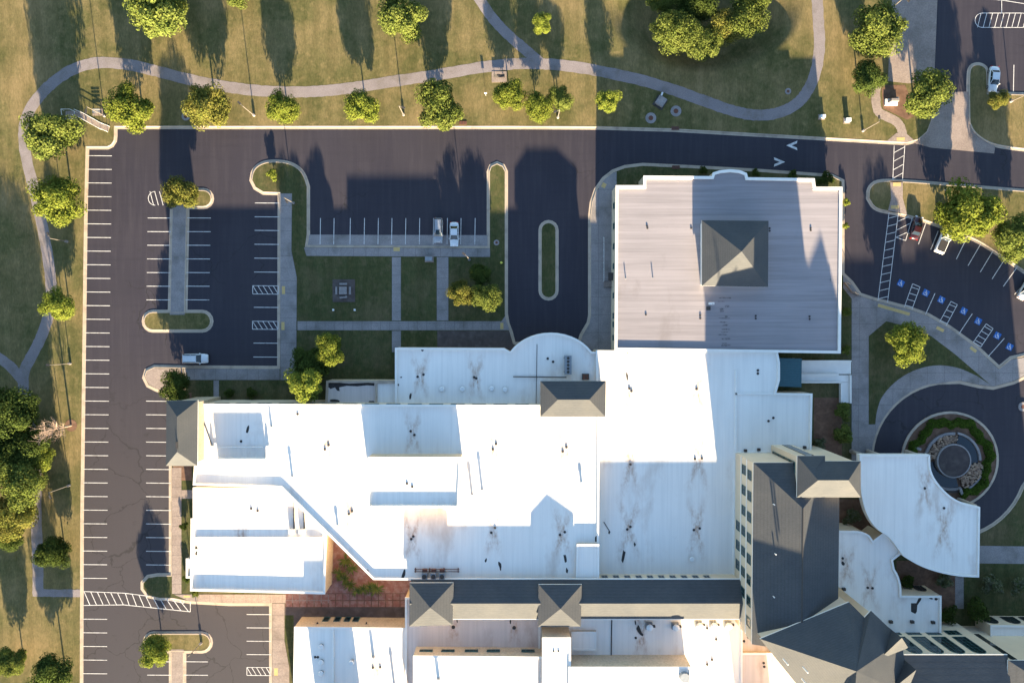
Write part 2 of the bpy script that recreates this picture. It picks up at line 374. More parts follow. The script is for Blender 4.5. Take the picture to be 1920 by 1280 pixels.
island('traffic_island', [(345, 388)]+stadium(330, 357, 397, 388)[:9]+[(345, 357)], 'grass')
island('traffic_island', stadium(270, 585, 396, 619), 'grass')
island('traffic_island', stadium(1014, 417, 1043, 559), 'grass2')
island('traffic_island', stadium(272, 1187, 395, 1220), 'grass')
island('traffic_island', smooth([(1628, 372), (1629, 352), (1646, 339), (1700, 341), (1800, 349), (1920, 359), (2120, 374)], 2)+[(2120, 640)]+smooth([(1980, 550), (1905, 498), (1860, 468), (1830, 449), (1780, 430), (1740, 415), (1710, 406), (1672, 398), (1640, 392), (1628, 372)], 2)[:-1], 'grass')
island('traffic_island', smooth([(1817, 230), (1816, 150), (1818, 126), (1834, 120), (1850, 128), (1850, 150)], 2)+[(1851, 176), (1920, 178), (2120, 184), (2120, 292)]+smooth([(1990, 286), (1900, 278), (1855, 270), (1826, 250), (1817, 230)], 2)[:-1], 'grass')
# concrete aprons and pads at road level
def sheet(name, px, z, m, parent=None):
    o = MB().poly(ccw(PP(px)), z).build(name, M[m], parent)
    if parent is None: struct(o)
    return o
apron = sheet('driveway_apron', smooth([(1722, 262), (1738, 248), (1746, 225), (1746, 174)], 2)+[(1816, 172)]+smooth([(1817, 230), (1826, 250), (1855, 270), (1866, 274)], 2)+[(1864, 288), (1745, 277), (1712, 268)], .016, 'concrete')
sheet('concrete_pad', [(1664, 153), (1668, 60), (1675, -60), (1759, -60), (1754.5, 60), (1750.5, 156), (1700, 157)], ZL+.02, 'concrete')
pad = sheet('parking_concrete_strip', [(574, 440), (916, 441), (916, 462), (575, 461)], .012, 'walk')
sheet('median_walk', [(323, 386), (351, 386), (347, 590), (319, 590)], ZL+.01, 'walk')
kerb(PP([(323, 392), (319, 585)]), False); kerb(PP([(347, 585), (351, 388)]), False)
sheet('median_walk', [(321, 1216), (345, 1216), (345, 1400), (321, 1400)], ZL+.01, 'concrete')
kerb(PP([(321, 1222), (321, 1400)]), False); kerb(PP([(345, 1400), (345, 1222)]), False)

def pave(name, px, pitch=2.3, rot=0.0, m='walk', z=ZL+.03, gap=.022, poly_world=False, pitch2=None):
    """pavement of separate slabs with sunk joints"""
    p = ccw(px if poly_world else PP(px)); base = struct(MB().poly(p, z-.012).build(name, M['joint']))
    bm = bmesh.new(); bm.faces.new([bm.verts.new((x, y, 0)) for x, y in p])
    for k, (ax, pt) in enumerate(((Vector((cos(rot), sin(rot), 0)), pitch), (Vector((-sin(rot), cos(rot), 0)), pitch2 or pitch))):
        t = [ax.x*x+ax.y*y for x, y in p]; lo, hi = min(t), max(t); nn = max(1, round((hi-lo)/pt)); st = (hi-lo)/nn
        for i in range(1, nn):
            bmesh.ops.bisect_plane(bm, geom=bm.verts[:]+bm.edges[:]+bm.faces[:], plane_co=ax*(lo+i*st), plane_no=ax)
    for f in bm.faces:
        if f.calc_area() < .08: continue
        q = offset(ccw([(v.co.x, v.co.y) for v in f.verts]), gap); zz = z+rng.uniform(-.003, .003)
        MB().sides(q, z-.01, zz).poly(q, zz).build('slab', M[m], base)
    bm.free(); return base
pave('north_south_walk', [(526, 363), (548, 363), (547, 470), (557, 520), (556, 712), (526, 712)], 2.4)
pave('lot_front_walk', [(570, 464), (919, 466), (919, 482), (575, 480)], 2.4)
pave('court_walk', [(735, 482), (752, 482), (752, 601), (735, 601)], 1.8)
pave('court_walk', [(819, 482), (841, 482), (841, 601), (819, 601)], 2.2)
pave('court_cross_walk', [(558, 602), (940, 602), (947, 592), (951, 606), (956, 619), (558, 619)], 1.8)
pave('court_walk', [(735, 620), (752, 620), (752, 660), (735, 660)], 1.8)
pave('entrance_terrace', [(820, 620), (955, 620), (962, 644), (985, 660), (820, 660)], 3.2, m='flagstone')
pave('hall_walk', [(1087, 645), (1092, 628), (1105, 606), (1108, 592), (1108, 405), (1111, 381), (1119, 357), (1133, 337), (1150, 324), (1156, 322), (1156, 690), (1100, 690)], 3.4, m='walk')
pave('lot_end_walk', [(345, 691), (525, 691), (525, 712), (345, 712)], 2.2)
sheet('kerb_nose_paving', [(300, 691), (344, 691), (344, 712), (352, 740), (330, 760), (311, 734), (294, 728), (280, 720), (273, 708), (277, 696), (290, 690)], ZL+.02, 'concrete')
sheet('court_path', [(401, 713), (411, 713), (411, 770), (401, 770)], ZL+.02, 'walk')
pave('hall_side_walk', [(323, 876), (341, 876), (341, 1112), (323, 1112)], 2.0, m='concrete')
sheet('side_path', [(341, 918), (380, 918), (380, 934), (341, 934)], ZL+.02, 'concrete')
pave('south_walk', [(326, 1113), (620, 1113), (620, 1129.5), (430, 1129.5), (356, 1126)], 2.4, m='concrete')
pave('south_lot_walk', [(511, 1130), (534, 1130), (534, 1200), (543, 1250), (543, 1400), (511, 1400)], 2.4, m='concrete')
sheet('court_terrace', [(534, 1131), (800, 1131), (800, 1185), (551, 1185), (551, 1152), (534, 1152)], ZL+.02, 'flagstone')
# paver court
def pavers():
    base = sheet('paver_court', [(535, 1111), (800, 1111), (800, 1137), (535, 1137)], ZL+.026, 'soil')
    base2 = sheet('planting_bed', [(600, 990), (800, 990), (800, 1113), (600, 1113)], ZL+.018, 'brick')
    xs = [536+13.4*i for i in range(20)]
    for x in xs:
        for y0, y1 in ((1111.5, 1124), (1124.5, 1137)):
            q = offset(ccw(PP([(x, y0), (x+13, y0), (x+13, y1), (x, y1)])), .07)
            MB().sides(q, ZL, ZL+.045).poly(q, ZL+.045).build('paver', M['brick'], base)
    for i in range(8):
        for x in (608, 621):
            y0 = 1006+13.2*i; q = offset(ccw(PP([(x, y0), (x+12.5, y0), (x+12.5, y0+12.7), (x, y0+12.7)])), .07)
            MB().sides(q, ZL, ZL+.045).poly(q, ZL+.045).build('paver', M['brick'], base2)
pavers()
# east forecourt
fore = [(1580, 516), (1596, 532), (1612, 555), (1640, 564), (1672, 572), (1706, 581), (1740, 593), (1780, 616), (1830, 652), (1872, 692), (1895, 674), (1928, 668), (1930, 699), (1899, 714), (1862, 724), (1835, 721), (1800, 713)]+ring_arc[1:12]+[(1625, 880), (1596, 880), (1596, 560), (1580, 540)]
pave('forecourt_walk', fore, 3.3, m='walk')
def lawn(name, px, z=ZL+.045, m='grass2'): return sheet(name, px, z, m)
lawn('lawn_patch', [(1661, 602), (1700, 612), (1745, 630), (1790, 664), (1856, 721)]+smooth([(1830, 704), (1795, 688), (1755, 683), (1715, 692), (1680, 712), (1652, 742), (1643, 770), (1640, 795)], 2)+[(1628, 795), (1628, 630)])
sheet('walk_path', [(1835, 1022), (2120, 1026), (2120, 1058), (1835, 1055)], ZL+.02, 'walk')
sheet('walk_path', [(1790, 1080), (1806, 1080), (1806, 1140), (1790, 1140)], ZL+.02, 'walk')
sheet('crossing_walk', [(1668, 339), (1692, 340), (1692, 372), (1700, 402), (1664, 397), (1670, 372)], ZL+.02, 'concrete')
# winding greenway path
def ribbon(name, px, wid, z, m):
    c = [P(x, y) for x, y in smooth(px, 3)]; a, b = offset(c, wid/2, False), offset(c, -wid/2, False)
    a = [(x+rng.uniform(-.06, .06), y+rng.uniform(-.06, .06)) for x, y in a]; b = [(x+rng.uniform(-.06, .06), y+rng.uniform(-.06, .06)) for x, y in b]
    mb = MB(); n = len(a); mb.v = [(x, y, z) for x, y in a]+[(x, y, z) for x, y in b]; mb.f = [[i, n+i, n+i+1, i+1] for i in range(n-1)]
    return struct(mb.build(name, M[m]))
ribbon('greenway_path', [(72, 1117), (72, 1060), (68, 960), (70, 900), (62, 820), (48, 750), (42, 700), (62, 664), (82, 625), (94, 585), (98, 540), (92, 490), (78, 410), (62, 345), (49, 295), (44, 250), (52, 212), (76, 178), (110, 146), (150, 124), (190, 117), (240, 121), (290, 133), (350, 149), (420, 163), (480, 171), (540, 174), (600, 172), (660, 166), (720, 156), (780, 147), (840, 138), (900, 127), (960, 120), (1020, 120), (1080, 126), (1140, 137), (1200, 150), (1260, 168), (1320, 190), (1370, 208), (1410, 217), (1450, 216), (1490, 200), (1515, 172), (1530, 135), (1537, 90), (1534, 40), (1530, -30)], 2.15, ZL+.012, 'path')
ribbon('greenway_path', [(884, -25), (915, 25), (945, 60), (980, 90), (1012, 117)], 2.0, ZL+.018, 'path')
ribbon('greenway_path', [(-60, 640), (0, 670), (25, 690), (44, 715)], 2.0, ZL+.018, 'path')
ribbon('crossing_path', [(72, 1110), (110, 1111), (151, 1111)], 1.5, ZL+.018, 'path')
ribbon('crossing_path', [(1643, 150), (1641, 190), (1645, 212), (1664, 220), (1684, 230), (1692, 248), (1690, 266)], 1.75, ZL+.016, 'concrete')
sheet('crossing_path', [(1662, 265), (1680, 250), (1697, 250), (1714, 264), (1700, 267)], ZL+.022, 'concrete')
sheet('mulch_bed', [(1652, 160), (1696, 160), (1720, 215), (1700, 225), (1655, 204)], ZL+.008, 'soil')
sheet('planting_bed', [(325, 745), (360, 735), (360, 900), (342, 900), (325, 880)], ZL+.02, 'soil')

# ------------------------------------------------------------------ painted markings, each a part of the lot
ZP = .020
def stripe(a, b, wid=.13, name='parking_stripe', z=ZP):
    a, b = Vector(P(*a)), Vector(P(*b)); d = (b-a).normalized(); n_ = Vector((-d.y, d.x))*wid/2
    return MB().poly([tuple(a-n_), tuple(b-n_), tuple(b+n_), tuple(a+n_)], z).build(name, M['paint'], parking_lot)
def strips(name, segs, wid=.12, z=ZP):
    mb = MB()
    for k, (a, b) in enumerate(segs):
        a, b = Vector(P(*a)), Vector(P(*b)); d = (b-a).normalized(); n_ = Vector((-d.y, d.x))*wid/2
        mb.poly([tuple(a-n_), tuple(b-n_), tuple(b+n_), tuple(a+n_)], z+.0012*(k % 7))
    return mb.build(name, M['paint'], parking_lot)
for k in range(43):
    y = 292+25.52*k
    if 1100 < y < 1140: continue
    x = 163.5-(y-292)*.0125
    if y > 960: x = 154.5
    stripe((x+1, y), (x+46.5, y+.4))
for k in range(7):
    y = 408.7+25.55*k; stripe((277-k*.4, y), (320.5-k*.3, y+.2)); stripe((350.5-k*.5, y), (395.5-k*.5, y+.2))
for k in range(13): stripe((274, 751.5+25.55*k), (320, 752+25.55*k))
for y in (380.6, 406.5, 432, 458, 484, 510, 576, 643, 669): stripe((478-(y-380)*.01, y), (524-(y-380)*.01, y+.3))
for y in (1151, 1176, 1201, 1226): stripe((462.5, y), (508, y+.3))
for y in (1239.5, 1264.5, 1290): stripe((346, y), (390, y+.3)); stripe((276, y), (320, y+.2))
for x in (601, 626.5, 657, 683.5, 709.5, 735, 761, 787, 813, 839, 864.5, 891): stripe((x, 409), (x-.8, 458))
def ladder(a0, a1, b0, b1, n, skew=0, ends=True, wid=.12):
    """two rails a0-a1 and b0-b1 with n skewed bars between"""
    L = lambda p, q, t: (p[0]+(q[0]-p[0])*t, p[1]+(q[1]-p[1])*t)
    s = [(a0, a1), (b0, b1)]
    if ends: s += [(a0, b0), (a1, b1)]
    for i in range(n):
        t = (i+.5)/n; ta, tb = t-skew/n/2, t+skew/n/2
        if 0 <= ta <= 1 and 0 <= tb <= 1: s.append((L(a0, a1, ta), L(b0, b1, tb)))
    return strips('hatched_marking', s, wid)
ladder((474, 535.5), (522, 536), (474, 551), (522, 551.5), 5, 1.0); ladder((473.5, 602), (521.5, 602.5), (473.5, 617), (521.5, 617.5), 5, 1.0)
ladder((463, 1250), (508, 1250.5), (463, 1265), (508, 1265.5), 5, 1.0)
ladder((1676.5, 273), (1674, 337), (1696.5, 273), (1692, 338), 4, -.7, False); ladder((1667, 398), (1646, 564), (1684, 401), (1664, 567), 11, -.5, False)
strips('hatched_marking', [((1711, 406), (1698, 451)), ((1698, 451), (1680, 445)), ((1684, 415), (1704, 406)), ((1682, 431), (1706, 419)), ((1680, 445), (1700, 436))])
ladder((157, 1108), (232, 1111), (157, 1134), (232, 1133), 6, .9, False, .14); ladder((232, 1111), (346, 1125), (232, 1133), (357, 1146), 9, .5, False, .14); strips('hatched_marking', [((300, 1121), (345, 1130)), ((345, 1122), (345, 1130)), ((357, 1126), (357, 1146))])
ladder((1711, 532), (1695, 577), (1725, 538), (1709, 582), 4, -.1); ladder((1783, 565), (1760, 606), (1795, 571), (1773, 612), 4, -.1); ladder((1849, 607), (1825, 641), (1862, 616), (1839, 650), 4, -.1)
for a, b in (((1753, 550), (1734, 592)), ((1823, 588), (1797, 627)), ((1883, 634), (1853, 668)), ((1737, 415), (1722, 458)), ((1759, 433), (1745, 468)), ((1812, 447), (1793, 486)), ((1839, 457), (1815, 498)), ((1862, 470), (1838, 510)), ((1885, 484), (1860, 523)), ((1909, 498), (1881, 537)), ((1926, 526), (1902, 552)), ((1901, 122), (1900, 172)), ((1878, -20), (1878, 25))): stripe(a, b)
def oval_hatch(x0, y0, x1, y1, half, n, sk):
    o = stadium(x0, y0, x1, y1)
    if half: o = [p for p in o if p[0] <= half]
    s = [(o[i], o[i+1]) for i in range(len(o)-1)]
    if not half: s.append((o[-1], o[0]))
    for i in range(n):
        x = x0+(x1-x0)*(i+.75)/(n+.5)
        if half and x > half-6: break
        s.append(((x+sk, y0), (x-sk, y1)))
    return strips('hatched_marking', s)
oval_hatch(278, 359, 345, 385, 326, 7, -3.5); oval_hatch(1828, 25, 1930, 52, None, 9, 3.5)
strips('lane_marking', [((1800, -6), (1880, 1)), ((1880, 1), (1930, 9))])
for cx, cy, s in ((1484, 273, -1), (1462, 304, 1)):
    m_ = [(10*s, 0), (-11*s, -9), (-10*s, -4), (0, 0), (-10*s, 4), (-11*s, 9)]
    MB().poly(ccw(PP([(cx+x, cy+y) for x, y in m_])), ZP).build('road_arrow', M['paint'], parking_lot)
def wheelchair(cx, cy, a):
    c = Vector(P(cx, cy)); R_ = lambda x, y: (c.x+x*cos(a)-y*sin(a), c.y+x*sin(a)+y*cos(a)); s = .62
    b = MB().poly([R_(-s, -s), R_(s, -s), R_(s, s), R_(-s, s)], ZP).build('accessible_marking', M['blue'], parking_lot)
    mb = MB(); z = ZP+.006; n = 14
    ang = [radians(150+260*i/n) for i in range(n+1)]
    for i in range(n):
        mb.poly([R_(-.06+.26*cos(ang[i]), -.16+.26*sin(ang[i])), R_(-.06+.26*cos(ang[i+1]), -.16+.26*sin(ang[i+1])), R_(-.06+.36*cos(ang[i+1]), -.16+.36*sin(ang[i+1])), R_(-.06+.36*cos(ang[i]), -.16+.36*sin(ang[i]))][::-1], z)
    mb.poly([R_(-.1+.1*cos(t*pi/5), .45+.1*sin(t*pi/5)) for t in range(10)], z)
    for q in (((-.14, -.1), (-.02, -.1), (-.02, .33), (-.14, .33)), ((-.02, .08), (.24, .08), (.24, .17), (-.02, .17)), ((-.02, -.1), (.28, -.1), (.28, .0), (-.02, .0)), ((.2, -.1), (.36, -.45), (.46, -.41), (.3, -.06))):
        mb.poly([R_(*p) for p in q], z+.001*len(mb.f) % .004 + .001)
    mb.build('wheelchair_symbol', M['paint'], b)
for cx, cy in ((1689, 531), (1736, 549), (1765, 562), (1807, 583), (1834, 602), (1870, 629), (1893, 650)): wheelchair(cx, cy, radians(-28))
def tactile(cx, cy, wx, wy, rot=0, zz=ZL+.037):
    c, s = cos(radians(rot)), sin(radians(rot)); q = [(cx+x*c-y*s, cy+x*s+y*c) for x, y in ((-wx/2, -wy/2), (wx/2, -wy/2), (wx/2, wy/2), (-wx/2, wy/2))]
    return struct(MB().sides(ccw(PP(q)), ZL-.02, zz).poly(ccw(PP(q)), zz).build('tactile_paving', M['yellow']))
for a in ((532, 544, 6, 15), (531, 611, 6, 15), (744, 467.5, 12, 7), (941, 611, 6, 12), (1688, 261, 15, 6), (1681, 346, 15, 7), (1677, 388.5, 15, 6.5), (1132, 348, 8, 9, 30), (1675, 580.5, 62, 6, 16), (1762, 617, 15, 6, 27), (1824, 655, 14, 6, 38), (518, 1258, 7, 14), (351, 1117, 12, 4)): tactile(*a)

# ------------------------------------------------------------------ buildings
def block(parent, px, z, zb=0.0, par=.45, pw=.32, roof='white_roof', wall='stucco', cap='trim', ext=None, name='roof'):
    """flat-roofed volume: walls, recessed roof membrane, parapet with coping"""
    p = ccw(PP(px, z)); inn = offset(p, pw)
    MB().sides(p, zb, z-.12).build('wall', M[wall], parent)
    MB().poly(offset(p, pw-.02), z-par).build(name, M[roof], parent)
    q = offset(p, -.06); mb = MB(); mb.sides(q, z-.12, z); mb.ring(q, inn, z)
    n = len(inn); b = len(mb.v); mb.v += [(x, y, z) for x, y in inn]+[(x, y, z-par-.02) for x, y in inn]
    for i in range(n): j = (i+1) % n; mb.f.append([b+i, b+j, b+n+j, b+n+i])
    mb.ring(q, p, z-.121)
    mb.build('parapet', M[cap], parent); return p
def hip(parent, eave_w, ze, ridge, zr, over=.0, m='shingle', wallm='stucco', zb=0.0, wall=True, soffit=True, wallinset=.45):
    """hip roof on a world-space eave outline; ridge = list of world points, each eave edge goes to its ridge ends"""
    e = ccw(eave_w); th = .22
    if wall:
        wp = offset(e, wallinset); MB().sides(wp, zb, ze-.05).build('wall', M[wallm], parent)
    mb = MB(); n = len(e)
    near = lambda p: min(ridge, key=lambda r: hypot(r[0]-p[0], r[1]-p[1]))
    for i in range(n):
        a, b = e[i], e[(i+1) % n]; ra, rb = near(a), near(b)
        f = [(*a, ze), (*b, ze), (*rb, zr)]
        if ra != rb: f.append((*ra, zr))
        mb.face(f)
    mb.build('roof', M[m], parent)
    fb = MB().sides(e, ze-th, ze-.004); fb.poly(e, ze-th, True); fb.build('fascia', M['trim'], parent)
def bldg(name, label, cat, px, z=0): x, y = P(*px, z); return thing(name, label, cat, (x, y, 0))
def window(parent, c, nrm, wd, ht, arch=False, mull=1, fm='teal', depth=.10):
    """framed window on a wall face; c = centre on the wall plane"""
    nx, ny = nrm; tx, ty = -ny, nx
    def q(u, v, d): return (c[0]+tx*u+nx*d, c[1]+ty*u+ny*d, c[2]+v)
    hw, hh = wd/2, ht/2
    if arch:
        o = [(-hw, -hh), (hw, -hh)]+[(hw*cos(pi*i/10), hh-hw+hw*sin(pi*i/10)) for i in range(11)]
    else: o = [(-hw, -hh), (hw, -hh), (hw, hh), (-hw, hh)]
    i_ = offset(o, .09); mb = MB(); n = len(o)
    for k in range(n):
        j = (k+1) % n
        mb.face([q(*o[k], depth), q(*o[j], depth), q(*i_[j], depth), q(*i_[k], depth)]); mb.face([q(*o[j], depth), q(*o[k], depth), q(*o[k], -.02), q(*o[j], -.02)])
        mb.face([q(*i_[k], depth), q(*i_[j], depth), q(*i_[j], -.02), q(*i_[k], -.02)])
    def bar(u0, u1, v0, v1): mb.face([q(u0, v0, depth*.8), q(u1, v0, depth*.8), q(u1, v1, depth*.8), q(u0, v1, depth*.8)])
    for k in range(mull): u = -hw+wd*(k+1)/(mull+1); bar(u-.035, u+.035, -hh+.09, hh-(hw*.4 if arch else .09))
    for k in range(max(1, int(ht/1.1))): v = -hh+ht*(k+1)/(max(1, int(ht/1.1))+1); bar(-hw+.09, hw-.09, v-.03, v+.03)
    wo = mb.build('window', M[fm], parent); pn = MB(); pn.face([q(u, v, .03) for u, v in offset(o, .05)]); pn.build('pane', M['glass'], wo); return wo
def drain(parent, px, py, z, r=.26):
    x, y = P(px, py, z); MB().tube((x, y, z-.02), (x, y, z+.13), r, r*.8, 10).build('roof_drain', M['drain'], parent)
def vent(parent, px, py, z, h=1.0, r=.22, cap=True):
    x, y = P(px, py, z); v = MB().tube((x, y, z-.02), (x, y, z+h), r, r, 10).build('vent_pipe', M['metal'], parent)
    if cap: MB().tube((x, y, z+h+.002), (x, y, z+h+.22), r*1.6, r*1.3, 12).build('vent_cap', M['whitem'], v)
def mushroom(parent, px, py, z):
    x, y = P(px, py, z); v = MB().tube((x, y, z-.02), (x, y, z+.35), .42, .42, 16).build('roof_ventilator', M['dmetal'], parent)
    MB().tube((x, y, z+.352), (x, y, z+.5), .5, .36, 16).build('vent_cap', M['whitem'], v)
def patch(parent, px, z, name='roof_stain', m='stain'):
    p = ccw(PP(px, z)); MB().poly(p, z+.008).build(name, M[m], parent)
def blob(cx, cy, rx, ry, n=11, jag=.35, rot=0):
    o = []
    for i in range(n):
        t = 2*pi*i/n; k = 1+rng.uniform(-jag, jag); x, y = rx*k*cos(t), ry*k*sin(t)
        o.append((cx+x*cos(rot)-y*sin(rot), cy+x*sin(rot)+y*cos(rot)))
    return smooth(o, 1, True)

# --- convention hall (west, white roof)
ZA = 7.6; ZAr = ZA-.35
A = bldg('convention_hall', 'large white flat roofed hall with a diagonal southwest edge beside the west lot', 'building', (760, 900))
block(A, [(372, 757), (1124, 760), (1122, 1092), (700, 1086), (527, 914), (362, 909)], ZA, par=.35, wall='pale')
pA = P(600, 757, ZA)[1]
for k in range(17):
    x = 400+40.5*k
    if x > 1000 or 590 < x < 600: continue
    X = P(x+12, 757, ZA)[0]; window(A, (X, P(x+12, 757+.004*(x-372), ZA)[1], 6.7), (0.004, 1), 2.6, .75, mull=3)
block(A, [(690, 857), (864, 857), (860, 951), (690, 951)], 10.7, ZAr, par=.5)
block(A, [(1082, 1020), (1123, 1020), (1123, 1090), (1080, 1090)], 8.0, ZAr, par=.15)
# mechanical screen wall on the roof
w0 = [P(403, 866, 8.9), P(495, 866, 8.9)]
sc = MB(); sc.box(((w0[0][0]+w0[1][0])/2, w0[0][1], (8.95+ZAr)/2), (w0[1][0]-w0[0][0], 1.1, 8.95-ZAr)); sc.build('screen_wall', M['trim'], A)
for x in (396, 500):
    a, b = P(x, 836, 8.1), P(x+1, 868, 8.1); MB().box((a[0], (a[1]+b[1])/2, (8.1+ZAr)/2), (.35, a[1]-b[1], 8.1-ZAr)).build('screen_wall', M['trim'], A)
MB().tube((*P(397, 838, ZAr+.25), ZAr+.25), (*P(492, 838, ZAr+.25), ZAr+.25), .10, .10).build('roof_pipe', M['whitem'], A)
MB().tube((*P(372, 765, ZAr+.1), ZAr+.1), (*P(398, 836, ZAr+.1), ZAr+.1), .07, .07).build('roof_pipe', M['dmetal'], A)
for d in ((452, 827), (609, 842), (616, 834), (770, 808), (777, 815), (924, 842), (930, 832), (763, 906), (773, 912), (1055, 846), (1062, 838), (654, 963), (660, 958), (771, 1010), (775, 1005), (921, 998), (928, 989), (1050, 1002), (1059, 997), (558, 776)): drain(A, *d, ZAr if not (760 < d[0] < 780 and 900 < d[1] < 920) else 10.2)
for v in ((509, 800, .9), (548, 893, .9), (885, 927, 1.0), (904, 918, 1.2), (1090, 905, .5), (633, 985, .5)): vent(A, v[0], v[1], ZAr, v[2])
for b in ((464, 805, 2.5, 9, .2), (1060, 1046, 3, 8, -.2), (1063, 1069, 2, 5, 0), (911, 1050, 2, 5, .2), (938, 1060, 3, 8, -.2), (757, 1077, 3, 10, .3), (690, 1072, 3, 7, -.6), (1118, 1010, 3, 6, 0)): patch(A, blob(b[0], b[1], b[2], b[3], rot=b[4]), ZAr)
RUST = []
def rust(parent, cx, cy, z, s=1.0):
    """remember a drain whose run-off stains the membrane in a cross shape"""
    RUST.append((*P(cx, cy, z), s))
def stain_roofs():
    for key, amt in (('white_roof', .85), ('dirty_roof', .7)):
        nt_ = M[key].node_tree; n, l = nt_.nodes, nt_.links; b = n['Principled BSDF']; src = b.inputs['Base Color'].links[0].from_socket
        v = npos(n, l); sp = n.new('ShaderNodeSeparateXYZ'); l.new(v, sp.inputs[0]); wob = nmul(n, l, nmul(n, l, nnoise(n, l, v, .7, 5, .65), .5, 'SUBTRACT'), 2.0)
        X = nmul(n, l, sp.outputs[0], wob, 'ADD'); acc = None
        for k, (x, y, s_) in enumerate(RUST):
            dx = nmul(n, l, nmul(n, l, X, x, 'SUBTRACT'), 0, 'ABSOLUTE'); dy = nmul(n, l, nmul(n, l, sp.outputs[1], y, 'SUBTRACT'), 0, 'ABSOLUTE')
            e = nmul(n, l, nmul(n, l, dx, nmul(n, l, dy, .26+.04*(k % 3)), 'SUBTRACT'), 0, 'ABSOLUTE')
            f = nmul(n, l, nramp(n, l, e, 1.0, .05), nramp(n, l, dy, 6.0*s_, 1.0)); core = nmul(n, l, nramp(n, l, dx, .9, .1), nramp(n, l, dy, 1.6, .2))
            f = nmul(n, l, f, core, 'MAXIMUM'); acc = f if acc is None else nmul(n, l, acc, f, 'MAXIMUM')
        t = nmul(n, l, nmul(n, l, acc, nramp(n, l, nnoise(n, l, npos(n, l, (2.2, .8, 1)), .9, 6, .7), .36, .62)), amt)
        l.new(nmix(n, l, t, src, (.36, .205, .12)), b.inputs['Base Color'])
for d in ((613, 838), (927, 837), (1059, 842), (925, 994), (1055, 1000), (773, 1008), (657, 960)): rust(A, *d, ZAr)
rust(A, 774, 812, ZAr, .8)
# --- north annex with the round bay
ZB = 5.0
B = bldg('north_annex', 'low white roofed annex with a round bay facing the central drive', 'building', (930, 700))
block(B, [(741, 652), (945, 653)]+arc(1033, 700, 90, 148, 32, 14, 76)+[(1128, 660), (1128, 770), (741, 770)], ZB, par=.35, wall='pale')
block(B, [(612, 714), (745, 714), (745, 770), (610, 770)], 4.2, par=.4, wall='pale', cap='kerb', roof='dirty_roof')
block(B, [(704, 716), (748, 716), (748, 770), (704, 770)], 4.35, par=.3, wall='pale', cap='kerb')
for d in ((783, 706), (794, 702), (889, 707), (893, 709), (1027, 672), (1037, 678), (792, 656)): drain(B, *d, ZB-.35)
for d in ((829, 729), (867, 729), (947, 730), (922, 728)): mushroom(B, *d, ZB-.35)
for b in ((770, 742, 2, 6, .2), (752, 707, 2, 1.5, 0), (747, 721, 1.5, 2, 0)): patch(B, blob(b[0], b[1], b[2], b[3], rot=b[4]), ZB-.35)
rust(B, 788, 704, ZB-.35, .8); rust(B, 891, 708, ZB-.35, .9)
patch(B, [(615, 718), (625, 716), (655, 719), (690, 717), (702, 718), (702, 723), (688, 722), (670, 724), (650, 723), (636, 726), (637, 733), (632, 732), (628, 726), (620, 729), (614, 724)], 3.8); patch(B, blob(627, 751, 9, 4), 3.8); patch(B, blob(697, 753, 5, 2), 3.8)
MB().tube((*P(962, 706, 4.85), 4.85), (*P(1062, 707, 4.85), 4.85), .09, .09).build('roof_pipe', M['dmetal'], B)
MB().tube((*P(1007, 645, 4.72), 4.72), (*P(1005, 760, 4.72), 4.72), .05, .05).build('roof_cable', M['black'], B)
# --- hip-roofed lantern between annex and hall
T = bldg('stair_lantern', 'slate hip roofed penthouse standing between annex and hall roofs', 'penthouse', (1074, 747))
hip(T, PP([(1013, 714), (1136, 714), (1135, 781), (1013, 781)], 8.3), 8.3, [P(1046, 749, 9.7), P(1105, 749, 9.7)], 9.7, zb=4.6)
# --- middle hall
ZC = 5.2
C = bldg('middle_hall', 'white flat roofed hall between the convention hall and the hotel wing', 'building', (1250, 860))
block(C, [(1118, 657), (1458, 659)]+[(1462, 680), (1462, 712), (1455, 737), (1523, 738), (1521, 848), (1380, 850), (1378, 1090), (1118, 1090)], ZC, par=.3, wall='pale')
MB().box((*[(P(1380, 700, 5)[i]+P(1378, 1060, 5)[i])/2 for i in (0, 1)], 4.98), (.35, 38, .18)).build('roof_divider', M['trim'], C)
MB().box((*P(1418, 738, 5), 4.98), (8.2, .35, .18)).build('roof_divider', M['trim'], C)
for d in ((1180, 728), (1184, 733), (1306, 729), (1182, 870), (1303, 860), (1316, 859), (1176, 992), (1182, 987), (1301, 993), (1312, 990), (1421, 694), (1421, 700), (1441, 789), (1450, 783), (1177, 660)): drain(C, *d, ZC-.3)
for d in ((1397, 844), (1422, 842), (1490, 839), (1508, 838)): x, y = P(*d, ZC-.3); MB().box((x, y, ZC-.1), (.55, .5, .4)).build('flood_light', M['dmetal'], C)
for b in ((1169, 1041, 3, 12, .2), (1176, 705, 2, 8, -.1), (1190, 1020, 2, 4, 0), (1142, 998, 2, 3, 0)): patch(C, blob(b[0], b[1], b[2], b[3], rot=b[4]), ZC-.3)
vent(C, 1296, 1046, ZC-.3, .5, .3)
MB().tube((*P(1132, 978, 4.95), 4.95), (*P(1144, 997, 4.95), 4.95), .07, .07).build('roof_pipe', M['dmetal'], C)
for d in ((1182, 731), (1306, 731), (1182, 868), (1309, 860), (1179, 990), (1306, 992)): rust(C, *d, ZC-.3, 1.2)
